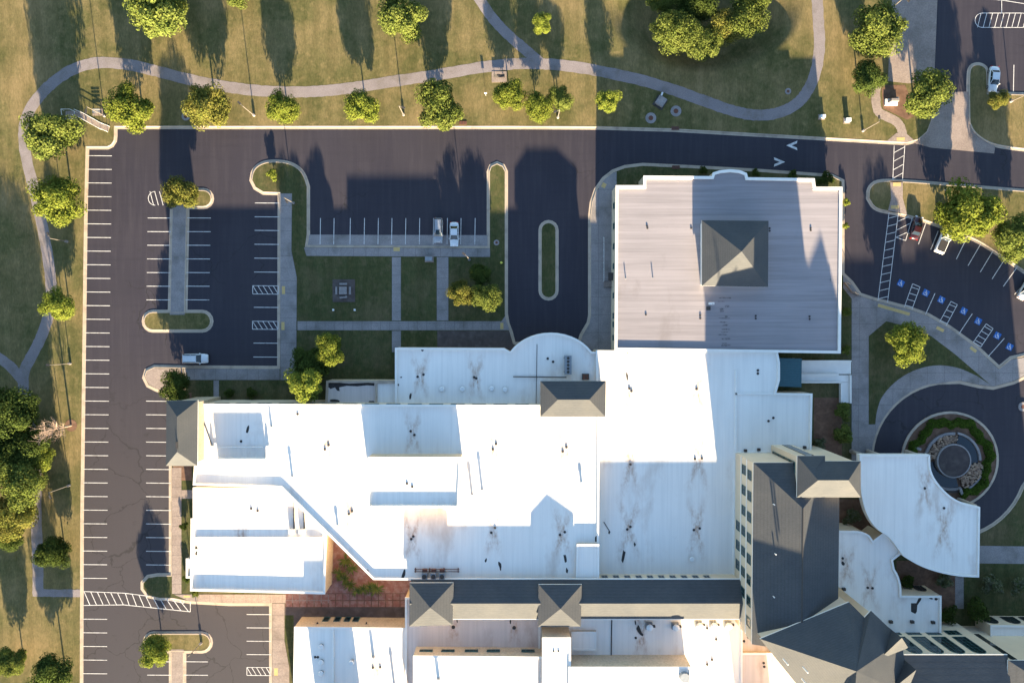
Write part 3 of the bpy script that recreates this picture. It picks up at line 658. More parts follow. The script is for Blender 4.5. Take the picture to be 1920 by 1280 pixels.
# --- grey roofed hall
ZG = 5.4
G = bldg('grey_roofed_hall', 'wide grey roofed hall with white coping and a slate pyramid skylight tower', 'building', (1365, 490))
arch_ = [(1335, 331), (1337, 324), (1350, 320), (1370, 318), (1388, 320), (1400, 325), (1402, 333)]
block(G, [(1155, 348), (1207, 348), (1207, 330)]+arch_+[(1527, 335), (1529, 351), (1579, 351), (1576, 662), (1153, 656)], ZG, par=.3, roof='grey_roof', wall='pale', pw=.45)
xg = P(1154, 500, ZG)[0]
for y in (386, 424, 462, 499, 554, 592, 608, 633): window(G, (xg-.01, P(1150, y, 3.3)[1], 3.3), (-1, 0), 1.1, 1.5)
pyr = PP([(1316, 413), (1441, 414), (1440, 538), (1316, 536)], 7.3)
hip(G, pyr, 7.3, [(sum(p[0] for p in pyr)/4, sum(p[1] for p in pyr)/4)], 10.9, zb=ZG-.3, wallm='trim', wallinset=.35)
for d in ((1213, 424), (1214, 428), (1296, 428), (1211, 590), (1313, 591), (1313, 597), (1417, 592), (1417, 597), (1520, 428), (1520, 432), (1518, 593), (1518, 598), (1443, 428), (1443, 433)): drain(G, *d, ZG-.3, .2)
for v in ((1173, 522), (1224, 521), (1335, 570), (1557, 525)): vent(G, v[0], v[1], ZG-.3, .6, .1, False)
for cx, cy in ((1333, 569),): x, y = P(cx, cy, ZG-.3); MB().box((x, y, ZG), (1.0, .45, .5)).build('roof_hatch', M['whitem'], G)
x, y = P(1328, 578, ZG-.3); MB().box((x, y, ZG-.2), (.7, .7, .4)).build('roof_hatch', M['dmetal'], G)
for k in range(15): patch(G, blob(1358+rng.uniform(-6, 6), 560+6.3*k+rng.uniform(-2, 2), rng.uniform(4, 12), rng.uniform(.8, 2.2), 9), ZG-.3, 'roof_stain', 'soot')
# --- west turret
W_ = bldg('west_turret', 'tall slate hip roofed stair turret at the west end beside the parking rows', 'tower', (365, 800))
e = PP([(312, 751), (371, 750), (370, 873), (311, 873)], 10.9); hip(W_, e, 10.9, [P(332, 781, 13.4), P(332, 847, 13.4)], 13.4)
x, y = P(332, 834, 13.35); MB().box((x, y, 13.43), (.3, 1.2, .25)).build('ridge_vent', M['dmetal'], W_)
# --- southwest hall
S = bldg('southwest_hall', 'low cream walled hall with white roof at the corner of the west lot', 'building', (480, 1040))
block(S, [(362, 914), (534, 915), (610, 1001), (606, 1010), (362, 1010)], 6.1, par=.3)
block(S, [(358, 972), (590, 975), (612, 998), (609, 1113), (357, 1107)], 5.3+.35, par=.55)
block(S, [(349, 1047), (372, 1047), (372, 1083), (349, 1083)], 4.6, par=.3)
for d in ((368, 1026), (368, 1037)): patch(S, blob(d[0], d[1], 2.5, 4), 5.1)
for d in ((471, 953), (483, 957)): drain(S, *d, 5.8)
for x0 in (551, 570):
    x, y = P(x0, 992, 5.1); MB().box((x, y, 5.9), (1.1, .8, 1.5)).build('air_handler', M['whitem'], S)
    MB().tube((x+.3, y+.4, 6.0), (x+.3, y+4.4, 6.0), .12, .12).build('duct', M['dmetal'], S)
rust(S, 455, 1015, 5.1, 1.2)
# --- gallery (long gable roof) with two hip towers
Ga = bldg('gallery', 'long slate gable roofed gallery running east to the hotel wing', 'building', (1100, 1130))
xw, xe = P(770, 1130, 9)[0], P(1392, 1130, 9)[0]; yn, yr, ys = P(960, 1085, 8.5)[1], P(960, 1131, 10)[1], P(960, 1160, 8.5)[1]
MB().sides([(xw+.4, ys+.4), (xe-.3, ys+.4), (xe-.3, yn-.4), (xw+.4, yn-.4)], 0, 8.42).build('wall', M['pale'], Ga)
MB().face([(xw, ys, 8.5), (xe, ys, 8.5), (xe, yr, 10), (xw, yr, 10)]).face([(xe, yn, 8.5), (xw, yn, 8.5), (xw, yr, 10), (xe, yr, 10)]).build('roof', M['shingle'], Ga)
MB().face([(xe, ys, 8.49), (xe, yn, 8.49), (xe, yr, 9.99)]).face([(xw, yn, 8.49), (xw, ys, 8.49), (xw, yr, 9.99)]).build('gable', M['pale'], Ga)
f_ = MB(); f_.box(((xw+xe)/2, yn, 8.4), (xe-xw, .14, .24)); f_.box(((xw+xe)/2, ys, 8.4), (xe-xw, .14, .24)); f_.build('fascia', M['trim'], Ga)
f_ = MB(); f_.tube((xe+.05, ys, 8.45), (xe+.05, yr, 10.0), .14, .14, 6); f_.tube((xe+.05, yn, 8.45), (xe+.05, yr, 10.0), .14, .14, 6); f_.build('barge_board', M['trim'], Ga)
for k in range(10): X = P(1134+21.3*k, 1075, 6.5)[0]; window(Ga, (X, yn-.39, 6.3), (0, 1), 1.15, 1.3, fm='metal', depth=.06)
for name, px, ap, lab in (('gallery_tower', [(768, 1092), (850, 1092), (849, 1171), (767, 1174)], (807, 1140), 'slate pyramid roofed tower at the west end of the gallery'), ('gallery_tower', [(1010, 1095), (1091, 1095), (1089, 1174), (1009, 1174)], (1051, 1142), 'slate pyramid roofed tower midway along the gallery')):
    t = bldg(name, lab, 'tower', ap); t['group'] = 'pyramid roofed gallery towers'
    e = PP(px, 9.8); hip(t, e, 9.8, [(sum(p[0] for p in e)/4, sum(p[1] for p in e)/4)], 11.3)
    for k in (-1, 1):
        yy = max(p[1] for p in e)-.44; window(t, (sum(p[0] for p in e)/4+k*.85, yy, 8.7), (0, 1), .9, .9, fm='metal', depth=.06)
# --- south hall
So = bldg('south_hall', 'cream walled white roofed hall south of the paver court', 'building', (660, 1230))
block(So, [(552, 1175), (772, 1177), (772, 1420), (548, 1420)], 4.8, par=.3)
MB().box((*P(625, 1300, 4.6), 4.68), (.35, 26, .26)).build('roof_divider', M['trim'], So)
for d in ((591, 1231), (596, 1231), (699, 1251), (713, 1250)): drain(So, *d, 4.5)
for d in ((603, 1210), (603, 1239), (603, 1260)): mushroom(So, *d, 4.5)
vent(So, 700, 1231, 4.5, 1.1, .3); vent(So, 661, 1237, 4.5, 1.0, .3); vent(So, 739, 1282, 4.5, 1.2)
yw = P(660, 1175, 4.8)[1]
for x in (607+5, 633, 652, 668): X = P(x, 1162, 1.2)[0]; window(So, (X, yw+.0, 1.3), (0, 1), 1.2, 1.9, mull=0)
for x in (595, 687, 764): X, Y = P(x, 1166, 3.2)[0], yw; MB().box((X, Y+.1, 3.2), (.25, .25, .3)).build('wall_lamp', M['dmetal'], So)
rust(So, 706, 1252, 4.5, .8)
block(So, [(586, 1345), (664, 1345), (664, 1430), (586, 1430)], 10.6, 4.4, par=.3)  # unseen block below the frame, added to shade this hall's roof
# --- clerestory halls along the bottom edge
Cl = bldg('clerestory_hall', 'white roofed hall with five clerestory windows south of the gallery', 'building', (900, 1250))
block(Cl, [(760, 1120), (1020, 1120), (1020, 1300), (760, 1300)], 5.8, par=.2, roof='dirty_roof')
block(Cl, [(775, 1229), (1020, 1231), (1020, 1440), (775, 1440)], 9.3, 5.5, par=.25)
yc = P(900, 1229, 9.3)[1]
for x in (799, 840, 884, 925, 990): window(Cl, (P(x, 1217, 7.2)[0], yc-.0, 7.3), (0, 1), 2.5, .8, mull=2)
for d in ((850, 1175), (964, 1176)): drain(Cl, *d, 5.6, .38)
for d in ((857, 1163), (957, 1165)): patch(Cl, blob(*d, 1.5, 4), 5.6)
vent(Cl, 822, 1272, 9.05, 1.1, .3); rust(Cl, 851, 1176, 5.6, .7); rust(Cl, 965, 1177, 5.6, .7); rust(Cl, 965, 1262, 9.05, .8)
Cm = bldg('service_hall', 'stepped white roofed block with a projecting bay below the midway tower', 'building', (1150, 1240))
block(Cm, [(1010, 1120), (1392, 1120), (1392, 1430), (1010, 1430)], 6.0, par=.2, roof='white_roof')
block(Cm, [(1017, 1195), (1070, 1195), (1070, 1440), (1017, 1440)], 10.3, 5.7, par=.25)
block(Cm, [(1066, 1250), (1296, 1250), (1292, 1440), (1066, 1440)], 10.5, 5.7, par=.25)
block(Cm, [(1072, 1184), (1118, 1184), (1118, 1219), (1072, 1219)], 6.5, 5.7, par=.1)
for d in ((1038, 1220), (1047, 1220)): drain(Cm, *d, 10.05, .2)
for d in ((1192, 1195), (1204, 1189), (1335, 1236), (1326, 1245), (1326, 1177), (1343, 1198)): drain(Cm, *d, 5.8)
patch(Cm, blob(1198, 1180, 3.5, 11, rot=-.35), 5.8); patch(Cm, blob(1191, 1166, 1.5, 5, rot=-.2), 5.8)
MB().tube((*P(1147, 1162, 5.9), 5.9), (*P(1146, 1232, 5.9), 5.9), .10, .10).build('roof_pipe', M['dmetal'], Cm)
rust(Cm, 1203, 1190, 5.8, 1.0)
x, y = P(1283, 1268, 10.4); MB().tube((x, y, 10.2), (x, y, 10.9), .95, .85, 18).build('roof_dome', M['metal'], Cm)
block(Cm, [(1384, 1100), (1500, 1100), (1560, 1400), (1384, 1420)], 5.2, par=.2, roof='dirty_roof')
block(Cm, [(1388, 1224), (1560, 1224), (1560, 1420), (1388, 1420)], 5.9, 4.9, par=.2, roof='dirty_roof')
for d in ((1403, 1194), (1395, 1201), (1432, 1242), (1433, 1249)): drain(Cm, *d, 5.0 if d[1] < 1220 else 5.7)
block(Cm, [(1407, 1345), (1466, 1345), (1466, 1440), (1407, 1440)], 10.5, 5.2, par=.2)  # out-of-view block put in so its shadow falls on the stepped roof
# condenser units and fans
def fan(px, py, z, label):
    x, y = P(px, py, z); t = thing('exhaust_fan', label, 'fan', (x, y, z), 'exhaust fans beside the gallery roof')
    MB().box((x, y, z+.25), (1.3, 1.3, .5)).build('base', M['metal'], t); MB().tube((x, y, z+.5), (x, y, z+1.25), .5, .62, 14).build('drum', M['metal'], t); MB().tube((x, y, z+1.252), (x, y, z+1.45), .66, .3, 14).build('cap', M['whitem'], t)
    MB().box((x+.85, y+.1, z+.75), (.5, .35, .5)).build('motor_box', M['dmetal'], t)
for k, (px, py, s) in enumerate(((1216, 1171, 'westernmost of the grey mushroom fans below the gallery roof'), (1265, 1171, 'grey mushroom fan at the edge of the shaded roof'), (1309, 1168, 'westernmost sunlit mushroom fan below the gallery roof'), (1336, 1168, 'middle sunlit mushroom fan below the gallery roof'), (1363, 1168, 'easternmost mushroom fan next to the hotel wing'))): fan(px, py, 5.8, s)
for x0, s in ((795, 'westernmost rusty condenser unit beside the west gallery tower'), (812, 'middle rusty condenser unit beside the west gallery tower'), (828, 'easternmost rusty condenser unit beside the west gallery tower')):
    x, y = P(x0, 1082, 9); t = thing('condenser_unit', s, 'condenser', (x, y, ZAr), 'condensers by the west gallery tower')
    MB().box((x, y, ZAr+.75), (1.0, 1.2, 1.1)).build('cabinet', M['metal'], t); MB().tube((x, y, ZAr+1.302), (x, y, ZAr+1.4), .42, .42, 14).build('fan_guard', M['dmetal'], t); MB().box((x, y+.9, ZAr+.55), (.9, .45, .6)).build('coil', M['rust'], t)
x, y = P(819, 1071, 7.6); t = thing('pipe_rack', 'rusty pipe rack on the roof behind the condensers', 'rack', (x, y, ZAr))
for yy in (0, .45): MB().tube((x-4.2, y+yy, ZAr+.35), (x+4.2, y+yy, ZAr+.35), .07, .07).build('pipe', M['rust'], t)
for k in range(4): MB().box((x-4+k*2.66, y+.22, ZAr+.2), (.14, .8, .4)).build('support', M['rust'], t)
x, y = P(1065, 684, 5.4); t = thing('rooftop_unit', 'long blue grey air conditioner on the round bay roof', 'air conditioner', (x, y, 4.65))
MB().box((x, y, 5.3), (1.3, 3.5, 1.0)).build('cabinet', M['metal'], t)
for k in range(5): MB().tube((x, y-1.3+.65*k, 5.802), (x, y-1.3+.65*k, 5.86), .26, .26, 12).build('fan_grille', M['dmetal'], t)
for k in (-1, 1): MB().box((x, y+1.3*k, 4.72), (1.5, .15, .16)).build('skid', M['dmetal'], t)
x, y = P(1098, 706, 5.2); t = thing('rooftop_unit', 'small dark square vent unit beside the lantern on the annex', 'vent unit', (x, y, 4.65))
MB().box((x, y, 5.0), (1.3, 1.1, .7)).build('cabinet', M['dmetal'], t)
for i in (-1, 1):
    for j in (-1, 1): MB().box((x+i*.3, y+j*.25, 5.36), (.42, .36, .02)).build('louvre', M['rust'], t)

# --- hotel
ZH = 5.5
Lo = bldg('hotel_lobby', 'white scalloped lobby roof between hotel wing and porte cochere', 'building', (1640, 1090))
block(Lo, [(1540, 1000), (1575, 995)]+arc(1600, 1020, 40, 100, 40, 5, 25)+[(1637, 1014), (1655, 1000), (1668, 1006), (1690, 1025), (1692, 1036), (1674, 1050)]+arc(1660, 1112, 30, 55, -5, 5, 55)+[(1690, 1117), (1765, 1117), (1764, 1300), (1500, 1300)], ZH, par=.3, wall='pale')
for d in ((1580, 1046), (1627, 1101), (1636, 1102)): drain(Lo, *d, ZH-.3)
patch(Lo, [(1708, 1130), (1718, 1130), (1722, 1121), (1728, 1119), (1727, 1124), (1720, 1134), (1719, 1146), (1716, 1150), (1708, 1146)], ZH-.3); patch(Lo, blob(1746, 1121, 3, 2.5), ZH-.3); patch(Lo, blob(1755, 1122, 3, 3), ZH-.3); patch(Lo, blob(1581, 1056, 3, 4), ZH-.3)
for d in ((1669, 1164), (1709, 1164), (1748, 1165), (1581, 1103)): x, y = P(*d, ZH-.3); MB().box((x, y, ZH-.05), (.6, .5, .5)).build('flood_light', M['dmetal'], Lo)
rust(Lo, 1588, 1062, ZH-.3, .8); rust(Lo, 1631, 1100, ZH-.3, .9)
yl = P(1700, 1116, ZH)[1]; window(Lo, (P(1726, 1100, 2.2)[0], yl, 2.0), (0, 1), 2.0, 2.6, True, fm='black')
Ho = bldg('hotel_wing', 'tall hotel wing with slate hip roof and three rows of teal framed windows', 'hotel', (1440, 950))
zx0, zx1 = 42.2, 57.3; zn, zs_ = -23.95, -56.0; ze, zr = 15.2, 18.0; mx = (zx0+zx1)/2
Ho_w = [(zx0+.15, zs_), (zx1-.15, zs_), (zx1-.15, zn-.15), (zx0+.15, zn-.15)]
MB().sides(Ho_w, 0, ze-.05).build('wall', M['pale'], Ho)
MB().face([(zx0, zs_, ze), (mx, zs_, zr), (mx, zn-7.3, zr), (zx0, zn, ze)][::-1]).face([(zx1, zs_, ze), (zx1, zn, ze), (mx, zn-7.3, zr), (mx, zs_, zr)]).face([(zx0, zn, ze), (zx1, zn, ze), (mx, zn-7.3, zr)][::-1]).build('roof', M['shingle'], Ho)
f_ = MB().sides([(zx0, zs_), (zx1, zs_), (zx1, zn), (zx0, zn)], ze-.3, ze-.004); f_.poly([(zx0, zs_), (zx1, zs_), (zx1, zn), (zx0, zn)], ze-.3, True); f_.build('fascia', M['trim'], Ho)
MB().tube((mx, zs_, zr+.02), (mx, zn-7.3, zr+.02), .12, .12, 6).build('ridge_cap', M['dmetal'], Ho)
for zc, y0, st, nn in ((13.0, 890, 39.3, 8), (10.0, 880, 38.2, 7), (7.0, 985, 36.5, 4)):
    for k in range(nn): Y = P(1400, y0+st*k, zc)[1]; window(Ho, (zx0+.15, Y, zc), (-1, 0), 1.75, 1.9, mull=1)
for zz in (11.5, 8.5): MB().box((zx0+.12, (zn+zs_)/2, zz), (.14, zn-zs_-.4, .22)).build('string_course', M['trim'], Ho)
for (vx, vy) in ((45.3, -30.9), (45.6, -39.5), (45.4, -47.0)): z_ = ze+(vx-zx0)*(zr-ze)/(mx-zx0); MB().tube((vx, vy, z_-.1), (vx, vy, z_+.6), .1, .1, 8).build('vent_pipe', M['whitem'], Ho)
# northeast tower of the wing
Ht = bldg('hotel_tower', 'pale hotel stair tower with slate hip roof beside the porte cochere', 'tower', (1500, 870))
ezt = 17.6; et = PP([(1495, 854), (1547, 854), (1547, 864), (1614, 864), (1614, 932), (1494, 932)], ezt); wp = offset(ccw(et), .35)
MB().sides(wp, 0, ezt-.05).build('wall', M['pale'], Ht)
Ra, Rb, Rc = P(1534, 900, 20.0), P(1591, 900, 20.0), P(1528, 880, 19.2)
e_ = [(*p, ezt) for p in et]; ra, rb, rc = (*Ra, 20.0), (*Rb, 20.0), (*Rc, 19.2)
MB().face([e_[5], e_[4], rb, ra]).face([e_[4], e_[3], rb]).face([e_[3], e_[2], rc, ra, rb]).face([e_[1], e_[0], rc]).face([e_[2], e_[1], rc]).face([e_[0], e_[5], ra, rc]).build('roof', M['shingle'], Ht)
f_ = MB().sides(ccw(et), ezt-.25, ezt-.004); f_.poly(ccw(et), ezt-.25, True); f_.build('fascia', M['trim'], Ht)
xt = min(p[0] for p in wp); yt = max(p[1] for p in wp)
for k in range(4): window(Ht, (xt, yt-2.0, 7.0+2.6*k), (-1, 0), 2.0, 2.4, mull=1)
MB().box((xt+2.6, yt+.05, 11.3), (1.4, .12, 11.8)).build('recess_panel', M['glass'], Ht)
# main block and east wing
Hm = bldg('hotel_main_block', 'angular hotel block with large faceted slate roof at the lower right', 'hotel', (1600, 1200))
em_px = [(1425, 1197, 18.0), (1592, 1128, 18.0), (1621, 1157, 18.0), (1633, 1144, 18.0), (1692, 1200, 15.6), (1700, 1300, 15.0), (1640, 1400, 15.5), (1545, 1345, 18.0)]
E = [(*P(*q), q[2]) for q in em_px]; em = [q[:2] for q in E]
mb = MB(); wi = offset(em[::-1], .3)[::-1]
for i in range(8):
    j = (i+1) % 8; mb.face([(*wi[j], 0), (*wi[i], 0), (*wi[i], E[i][2]-.05), (*wi[j], E[j][2]-.05)])
mb.build('wall', M['pale'], Hm)
ap = [(*P(1606, 1258, 23.2), 23.2), (*P(1600, 1335, 23.2), 23.2)]
fm = MB()
for a, b in ((0, 1), (1, 2), (2, 3), (3, 4)): fm.face([E[b], E[a], ap[0]])
fm.face([E[5], E[4], ap[0], ap[1]]).face([E[6], E[5], ap[1]]).face([E[7], E[6], ap[1]]).face([E[0], E[7], ap[0]]).face([E[7], ap[1], ap[0]]).build('roof', M['shingle'], Hm)
f_ = MB()
for i in range(8):
    j = (i+1) % 8; f_.face([(*E[j][:2], E[j][2]-.26), (*E[i][:2], E[i][2]-.26), (*E[i][:2], E[i][2]-.004), (*E[j][:2], E[j][2]-.004)])
f_.build('fascia', M['trim'], Hm)
for px, py in ((1510, 1255), (1508, 1277), (1473, 1240)): x, y = P(px, py, 22); MB().tube((x, y, 21), (x, y, 23.0), .12, .12).build('vent_pipe', M['whitem'], Hm)
He = bldg('hotel_east_wing', 'hotel east wing with tall arched windows below a slate roof', 'hotel', (1780, 1230))
EH, RH = 14.4, 16.2; xa, xb = P(1684, 1227, EH)[0], P(1889, 1228, EH)[0]; yn2 = P(1780, 1227, EH)[1]; yr2 = yn2-9.5
MB().sides([(xa+.2, yn2-19), (xb-.2, yn2-19), (xb-.2, yn2-.2), (xa+.2, yn2-.2)], 0, EH-.05).build('wall', M['pale'], He)
MB().face([(xb, yn2, EH), (xa, yn2, EH), (xa, yr2, RH), (xb, yr2, RH)]).face([(xa, yn2-19, EH), (xb, yn2-19, EH), (xb, yr2, RH), (xa, yr2, RH)]).face([(xb, yn2-19, EH-.01), (xb, yn2, EH-.01), (xb, yr2, RH-.01)]).build('roof', M['shingle'], He)
f_ = MB(); f_.box(((xa+xb)/2, yn2, EH-.12), (xb-xa, .16, .24)); f_.build('fascia', M['trim'], He)
for k in range(4):
    X = P(1675+37.5*k, 1178, 5.5)[0]; window(He, (X, yn2-.2, 5.3), (0, 1), 2.6, 1.8, mull=2); window(He, (X, yn2-.2, 10.3), (0, 1), 2.6, 6.6, True, mull=2)
# small sunlit roof gables where the blocks meet
def facet(a, b, c, d=None):
    pts = [(*P(*q[:2], q[2]), q[2]) for q in (a, b, c)]; n_ = (Vector(pts[1])-Vector(pts[0])).cross(Vector(pts[2])-Vector(pts[0]))
    if n_.z < 0: pts = pts[::-1]
    base = [(p[0], p[1], 13.0) for p in pts]; mb = MB().face(pts)
    for i in range(3): mb.face([base[i], base[(i+1) % 3], pts[(i+1) % 3], pts[i]])
    mb.build('cross_gable', M['shingle'], Hm)
facet((1649, 1235, 18.6), (1703, 1214, 17.0), (1691, 1195, 19.3))
facet((1682, 1284, 17.6), (1706, 1284, 16.8), (1718, 1255, 18.0))
Hf = bldg('hotel_east_tower', 'pale stair tower beyond the arched windows at the right edge', 'tower', (1850, 1200))
tp = ccw(PP([(1890, 1237), (2085, 1239), (2085, 1360), (1888, 1360)], 15.0)); hip(Hf, tp, 15.0, [(sum(p[0] for p in tp)/4, sum(p[1] for p in tp)/4)], 16.5, wallm='pale')
yy = max(p[1] for p in tp)-.44; xx = min(p[0] for p in tp)
MB().box((xx+1.9, yy+.05, 9.0), (1.0, .12, 10)).build('recess_panel', M['glass'], Hf)
Hr = bldg('east_restaurant', 'low pale building with dark arched windows at the right edge', 'building', (1900, 1200))
block(Hr, [(1858, 1172), (2080, 1174), (2080, 1400), (1858, 1400)], 4.6, par=.3, wall='pale')
yq = P(1900, 1172, 4.6)[1]
for x in (1852, 1893, 1928): window(Hr, (P(x+4, 1160, 2.3)[0], yq, 2.3), (0, 1), 2.6, 3.0, True, fm='black')
patch(Hr, blob(1914, 1203, 5, 9), 4.3)
# porte cochere
Pc = bldg('porte_cochere', 'white porte cochere roof with concave edge curving round the fountain', 'canopy', (1720, 950))
zp = 6.2; pcp = ([(1612, 852), (1744, 852)]+smooth([(1744, 852), (1745, 885), (1765, 915), (1795, 940), (1838, 950)], 2)[1:]+[(1836, 1082)]+smooth([(1836, 1082), (1790, 1080), (1735, 1066), (1695, 1044), (1688, 1034), (1668, 1006), (1648, 995), (1632, 978), (1618, 946), (1612, 900)], 2)[1:-1])
p = ccw(PP(pcp, zp)); inn = offset(p, .35)
MB().poly(inn, zp-.25).build('roof', M['white_roof'], Pc)
mb = MB(); mb.sides(p, zp-1.3, zp); mb.ring(p, inn, zp); b_ = len(mb.v); n = len(inn); mb.v += [(x, y, zp) for x, y in inn]+[(x, y, zp-.27) for x, y in inn]
for i in range(n): j = (i+1) % n; mb.f.append([b_+i, b_+j, b_+n+j, b_+n+i])
mb.build('fascia', M['trim'], Pc); MB().poly(p, zp-1.3, True).build('soffit', M['pale'], Pc)
for cx, cy in ((1600, 847), (1631, 847), (1704, 848), (1803, 938), (1640, 985), (1800, 1060), (1720, 1030)):
    x, y = P(cx, cy, 1.0); MB().tube((x, y, 0), (x, y, zp-1.28), .42, .36, 14).build('column', M['kerb'], Pc)
for d in ((1734, 915), (1770, 952)): drain(Pc, *d, zp-.25)
rust(Pc, 1734, 915, zp-.25, .9); rust(Pc, 1770, 990, zp-.25, 1.2)
stain_roofs()
# teal entrance canopy and ramps
Te = bldg('entrance_canopy', 'teal standing seam canopy over the east entrance', 'canopy', (1480, 698))
c4 = ccw(PP([(1452, 671), (1504, 672), (1503, 726), (1452, 724)], 3.6)); MB().prism(c4, 3.3, 3.5, True).build('deck', M['teal_roof'], Te)
y0, y1 = min(q[1] for q in c4), max(q[1] for q in c4); x0, x1 = min(q[0] for q in c4), max(q[0] for q in c4)
for k in range(13): MB().box(((x0+x1)/2, y0+.2+(y1-y0-.4)*k/12, 3.54), (x1-x0-.1, .07, .09)).build('standing_seam', M['teal_roof'], Te)
for yy in (y0+.3, y1-.3): MB().tube((x1-.3, yy, 0), (x1-.3, yy, 3.3), .12, .12).build('post', M['whitem'], Te)
Rm = bldg('entrance_ramp', 'pale concrete ramp with low white side walls at the east entrance', 'ramp', (1550, 700))
MB().prism(PP([(1503, 678), (1596, 678), (1596, 701), (1503, 701)], .4), 0, .35).build('ramp_deck', M['trim'], Rm)
MB().prism(PP([(1503, 703), (1595, 703), (1595, 716), (1503, 716)], .45), 0, .40).build('ramp_deck', M['trim'], Rm)
MB().prism(PP([(1579, 716.5), (1596, 716.5), (1596, 755), (1579, 755)], .45), 0, .40).build('ramp_deck', M['trim'], Rm)
for q in ([(1503, 701), (1573, 701), (1573, 703), (1503, 703)], [(1503, 716), (1578, 716), (1578, 718), (1503, 718)], [(1577, 718), (1579.5, 718), (1579.5, 755), (1577, 755)], [(1594.5, 703), (1597, 703), (1597, 756), (1594.5, 756)], [(1503, 675.5), (1597, 675.5), (1597, 678), (1503, 678)]): MB().prism(PP(q, 1.0), 0, .95).build('side_wall', M['trim'], Rm)
# steps
def steps(name, label, px, n, along, drop=.7):
    x, y = P(*px[0]); t = thing(name, label, 'steps', (x, y, 0)); a, b, c, d = [Vector(P(*q)) for q in px]
    for k in range(n):
        u0, u1 = k/n, (k+1)/n; q = [a.lerp(d, u0), b.lerp(c, u0), b.lerp(c, u1), a.lerp(d, u1)]
        MB().prism([tuple(v) for v in q], 0, ZL+.1+(n-k)*drop/n).build('step', M['concrete'], t)
    for e0, e1 in ((a, d), (b, c)):
        r = MB(); r.tube((*e0, ZL+1.7), (*e1, ZL+1.0), .035, .035, 6)
        for s in range(4): q = e0.lerp(e1, s/3); r.tube((*q, 0), (*q, ZL+1.7-.7*s/3), .03, .03, 6)
        r.build('handrail', M['dmetal'], t)
steps('concrete_steps', 'concrete steps with rails between grey hall and east lot', [(1580, 530), (1594, 548), (1604, 556), (1612, 560)][:2]+[(1609, 556), (1590, 534)], 7, 1)
steps('concrete_steps', 'short concrete steps against the west wall of the grey hall', [(1148, 528), (1148, 539), (1132, 539), (1132, 528)], 4, 1, .5)
x, y = P(1131, 490); t = thing('wall_rail', 'long white handrail along the raised walk west of the grey hall', 'railing', (x, y, 0))
MB().tube((*P(1131, 446), 1.1), (*P(1131, 528), 1.1), .05, .05, 6).build('rail', M['whitem'], t)
for k in range(8): MB().tube((*P(1131, 446+11.7*k), ZL), (*P(1131, 446+11.7*k), 1.1), .04, .04, 6).build('post', M['whitem'], t)
x, y = P(1148, 519, 2); t = thing('wall_awning', 'small black awning on the west wall of the grey hall', 'awning', (x, y, 2.6)); MB().box((x-.3, y, 2.75), (1.1, 1.5, .25)).build('frame', M['black'], t); MB().box((x-.3, y, 2.9), (1.0, 1.4, .04)).build('cover', M['dmetal'], t)
# stair with rail down to the greenway
x, y = P(150, 220); t = thing('greenway_stair', 'railed steps from the lot corner down to the winding path', 'steps', (x, y, 0))
ab = [P(143, 213), P(160, 220), P(176, 229), P(192, 238), P(205, 243)]
mb = MB(); a_, b_ = offset(ab, .55, False), offset(ab, -.55, False)
for i in range(len(ab)-1): mb.prism([a_[i], b_[i], b_[i+1], a_[i+1]], 0, ZL+.05+.012*i)
mb.build('walk_deck', M['concrete'], t)
for sd_ in (a_, b_):
    mb = MB()
    for i in range(len(sd_)-1): mb.tube((*sd_[i], ZL+.95), (*sd_[i+1], ZL+.95), .045, .045, 6)
    for q in sd_: mb.tube((*q, 0), (*q, ZL+.95), .04, .04, 6)
    mb.build('handrail', M['whitem'], t)
mb = MB()
for q in ([(121, 208), (137, 208), (146, 212), (146, 226), (124, 226)],):
    w4 = PP(q)
    for i in range(len(w4)): mb.tube((*w4[i], ZL+.95), (*w4[(i+1) % len(w4)], ZL+.95), .045, .045, 6); mb.tube((*w4[i], 0), (*w4[i], ZL+.95), .04, .04, 6)
mb.build('landing_rail', M['whitem'], t)
for k in range(6): a, b = P(124+3.6*k, 209), P(124+3.6*k, 225); MB().prism([(a[0], b[1]), (a[0]+.3, b[1]), (a[0]+.3, a[1]), (a[0], a[1])], 0, ZL+.04+.02*k).build('step', M['concrete'], t)

# ------------------------------------------------------------------ fountain roundabout
fc = P(1780, 862); px = lambda r: r/PXM
Fo = thing('fountain_garden', 'round planted roundabout with rock fountain and central terrace in the drop off loop', 'fountain', (fc[0], fc[1], 0))
circ = lambda r, n=48, a0=0, a1=360: [(fc[0]+px(r)*cos(radians(a0+(a1-a0)*i/n)), fc[1]+px(r)*sin(radians(a0+(a1-a0)*i/n))) for i in range(n+(0 if a1-a0 == 360 else 1))]
MB().prism(circ(91), -.05, .12).build('bed', M['soil'], Fo)
mb = MB(); o, i_ = circ(92), circ(87.5); mb.sides(o, 0, .2); mb.ring(o, i_, .2); mb.build('kerb_ring', M['kerb'], Fo)
fc2 = P(1783, 862); c2 = lambda r, n=40, a0=0, a1=360: [(fc2[0]+px(r)*cos(radians(a0+(a1-a0)*i/n)), fc2[1]+px(r)*sin(radians(a0+(a1-a0)*i/n))) for i in range(n+(0 if a1-a0 == 360 else 1))]
MB().prism(c2(31), 0, .9).build('terrace', surf('terrace_stone', (.045, .034, .034), (.065, .05, .048), .9, (.085, .068, .062), .7, (.5, .7)), Fo)
mb = MB(); o, i_ = c2(32), c2(29.5); mb.sides(o, 0, 1.0); mb.ring(o, i_, 1.0); mb.build('terrace_rim', M['walk'], Fo)
def band(r0, r1, a0, a1, z, name, m, side=True):
    a = c2(r0, 24, a0, a1); b = c2(r1, 24, a0, a1); p_ = b+a[::-1]; MB().prism(p_, 0, z).build(name, M[m], Fo)
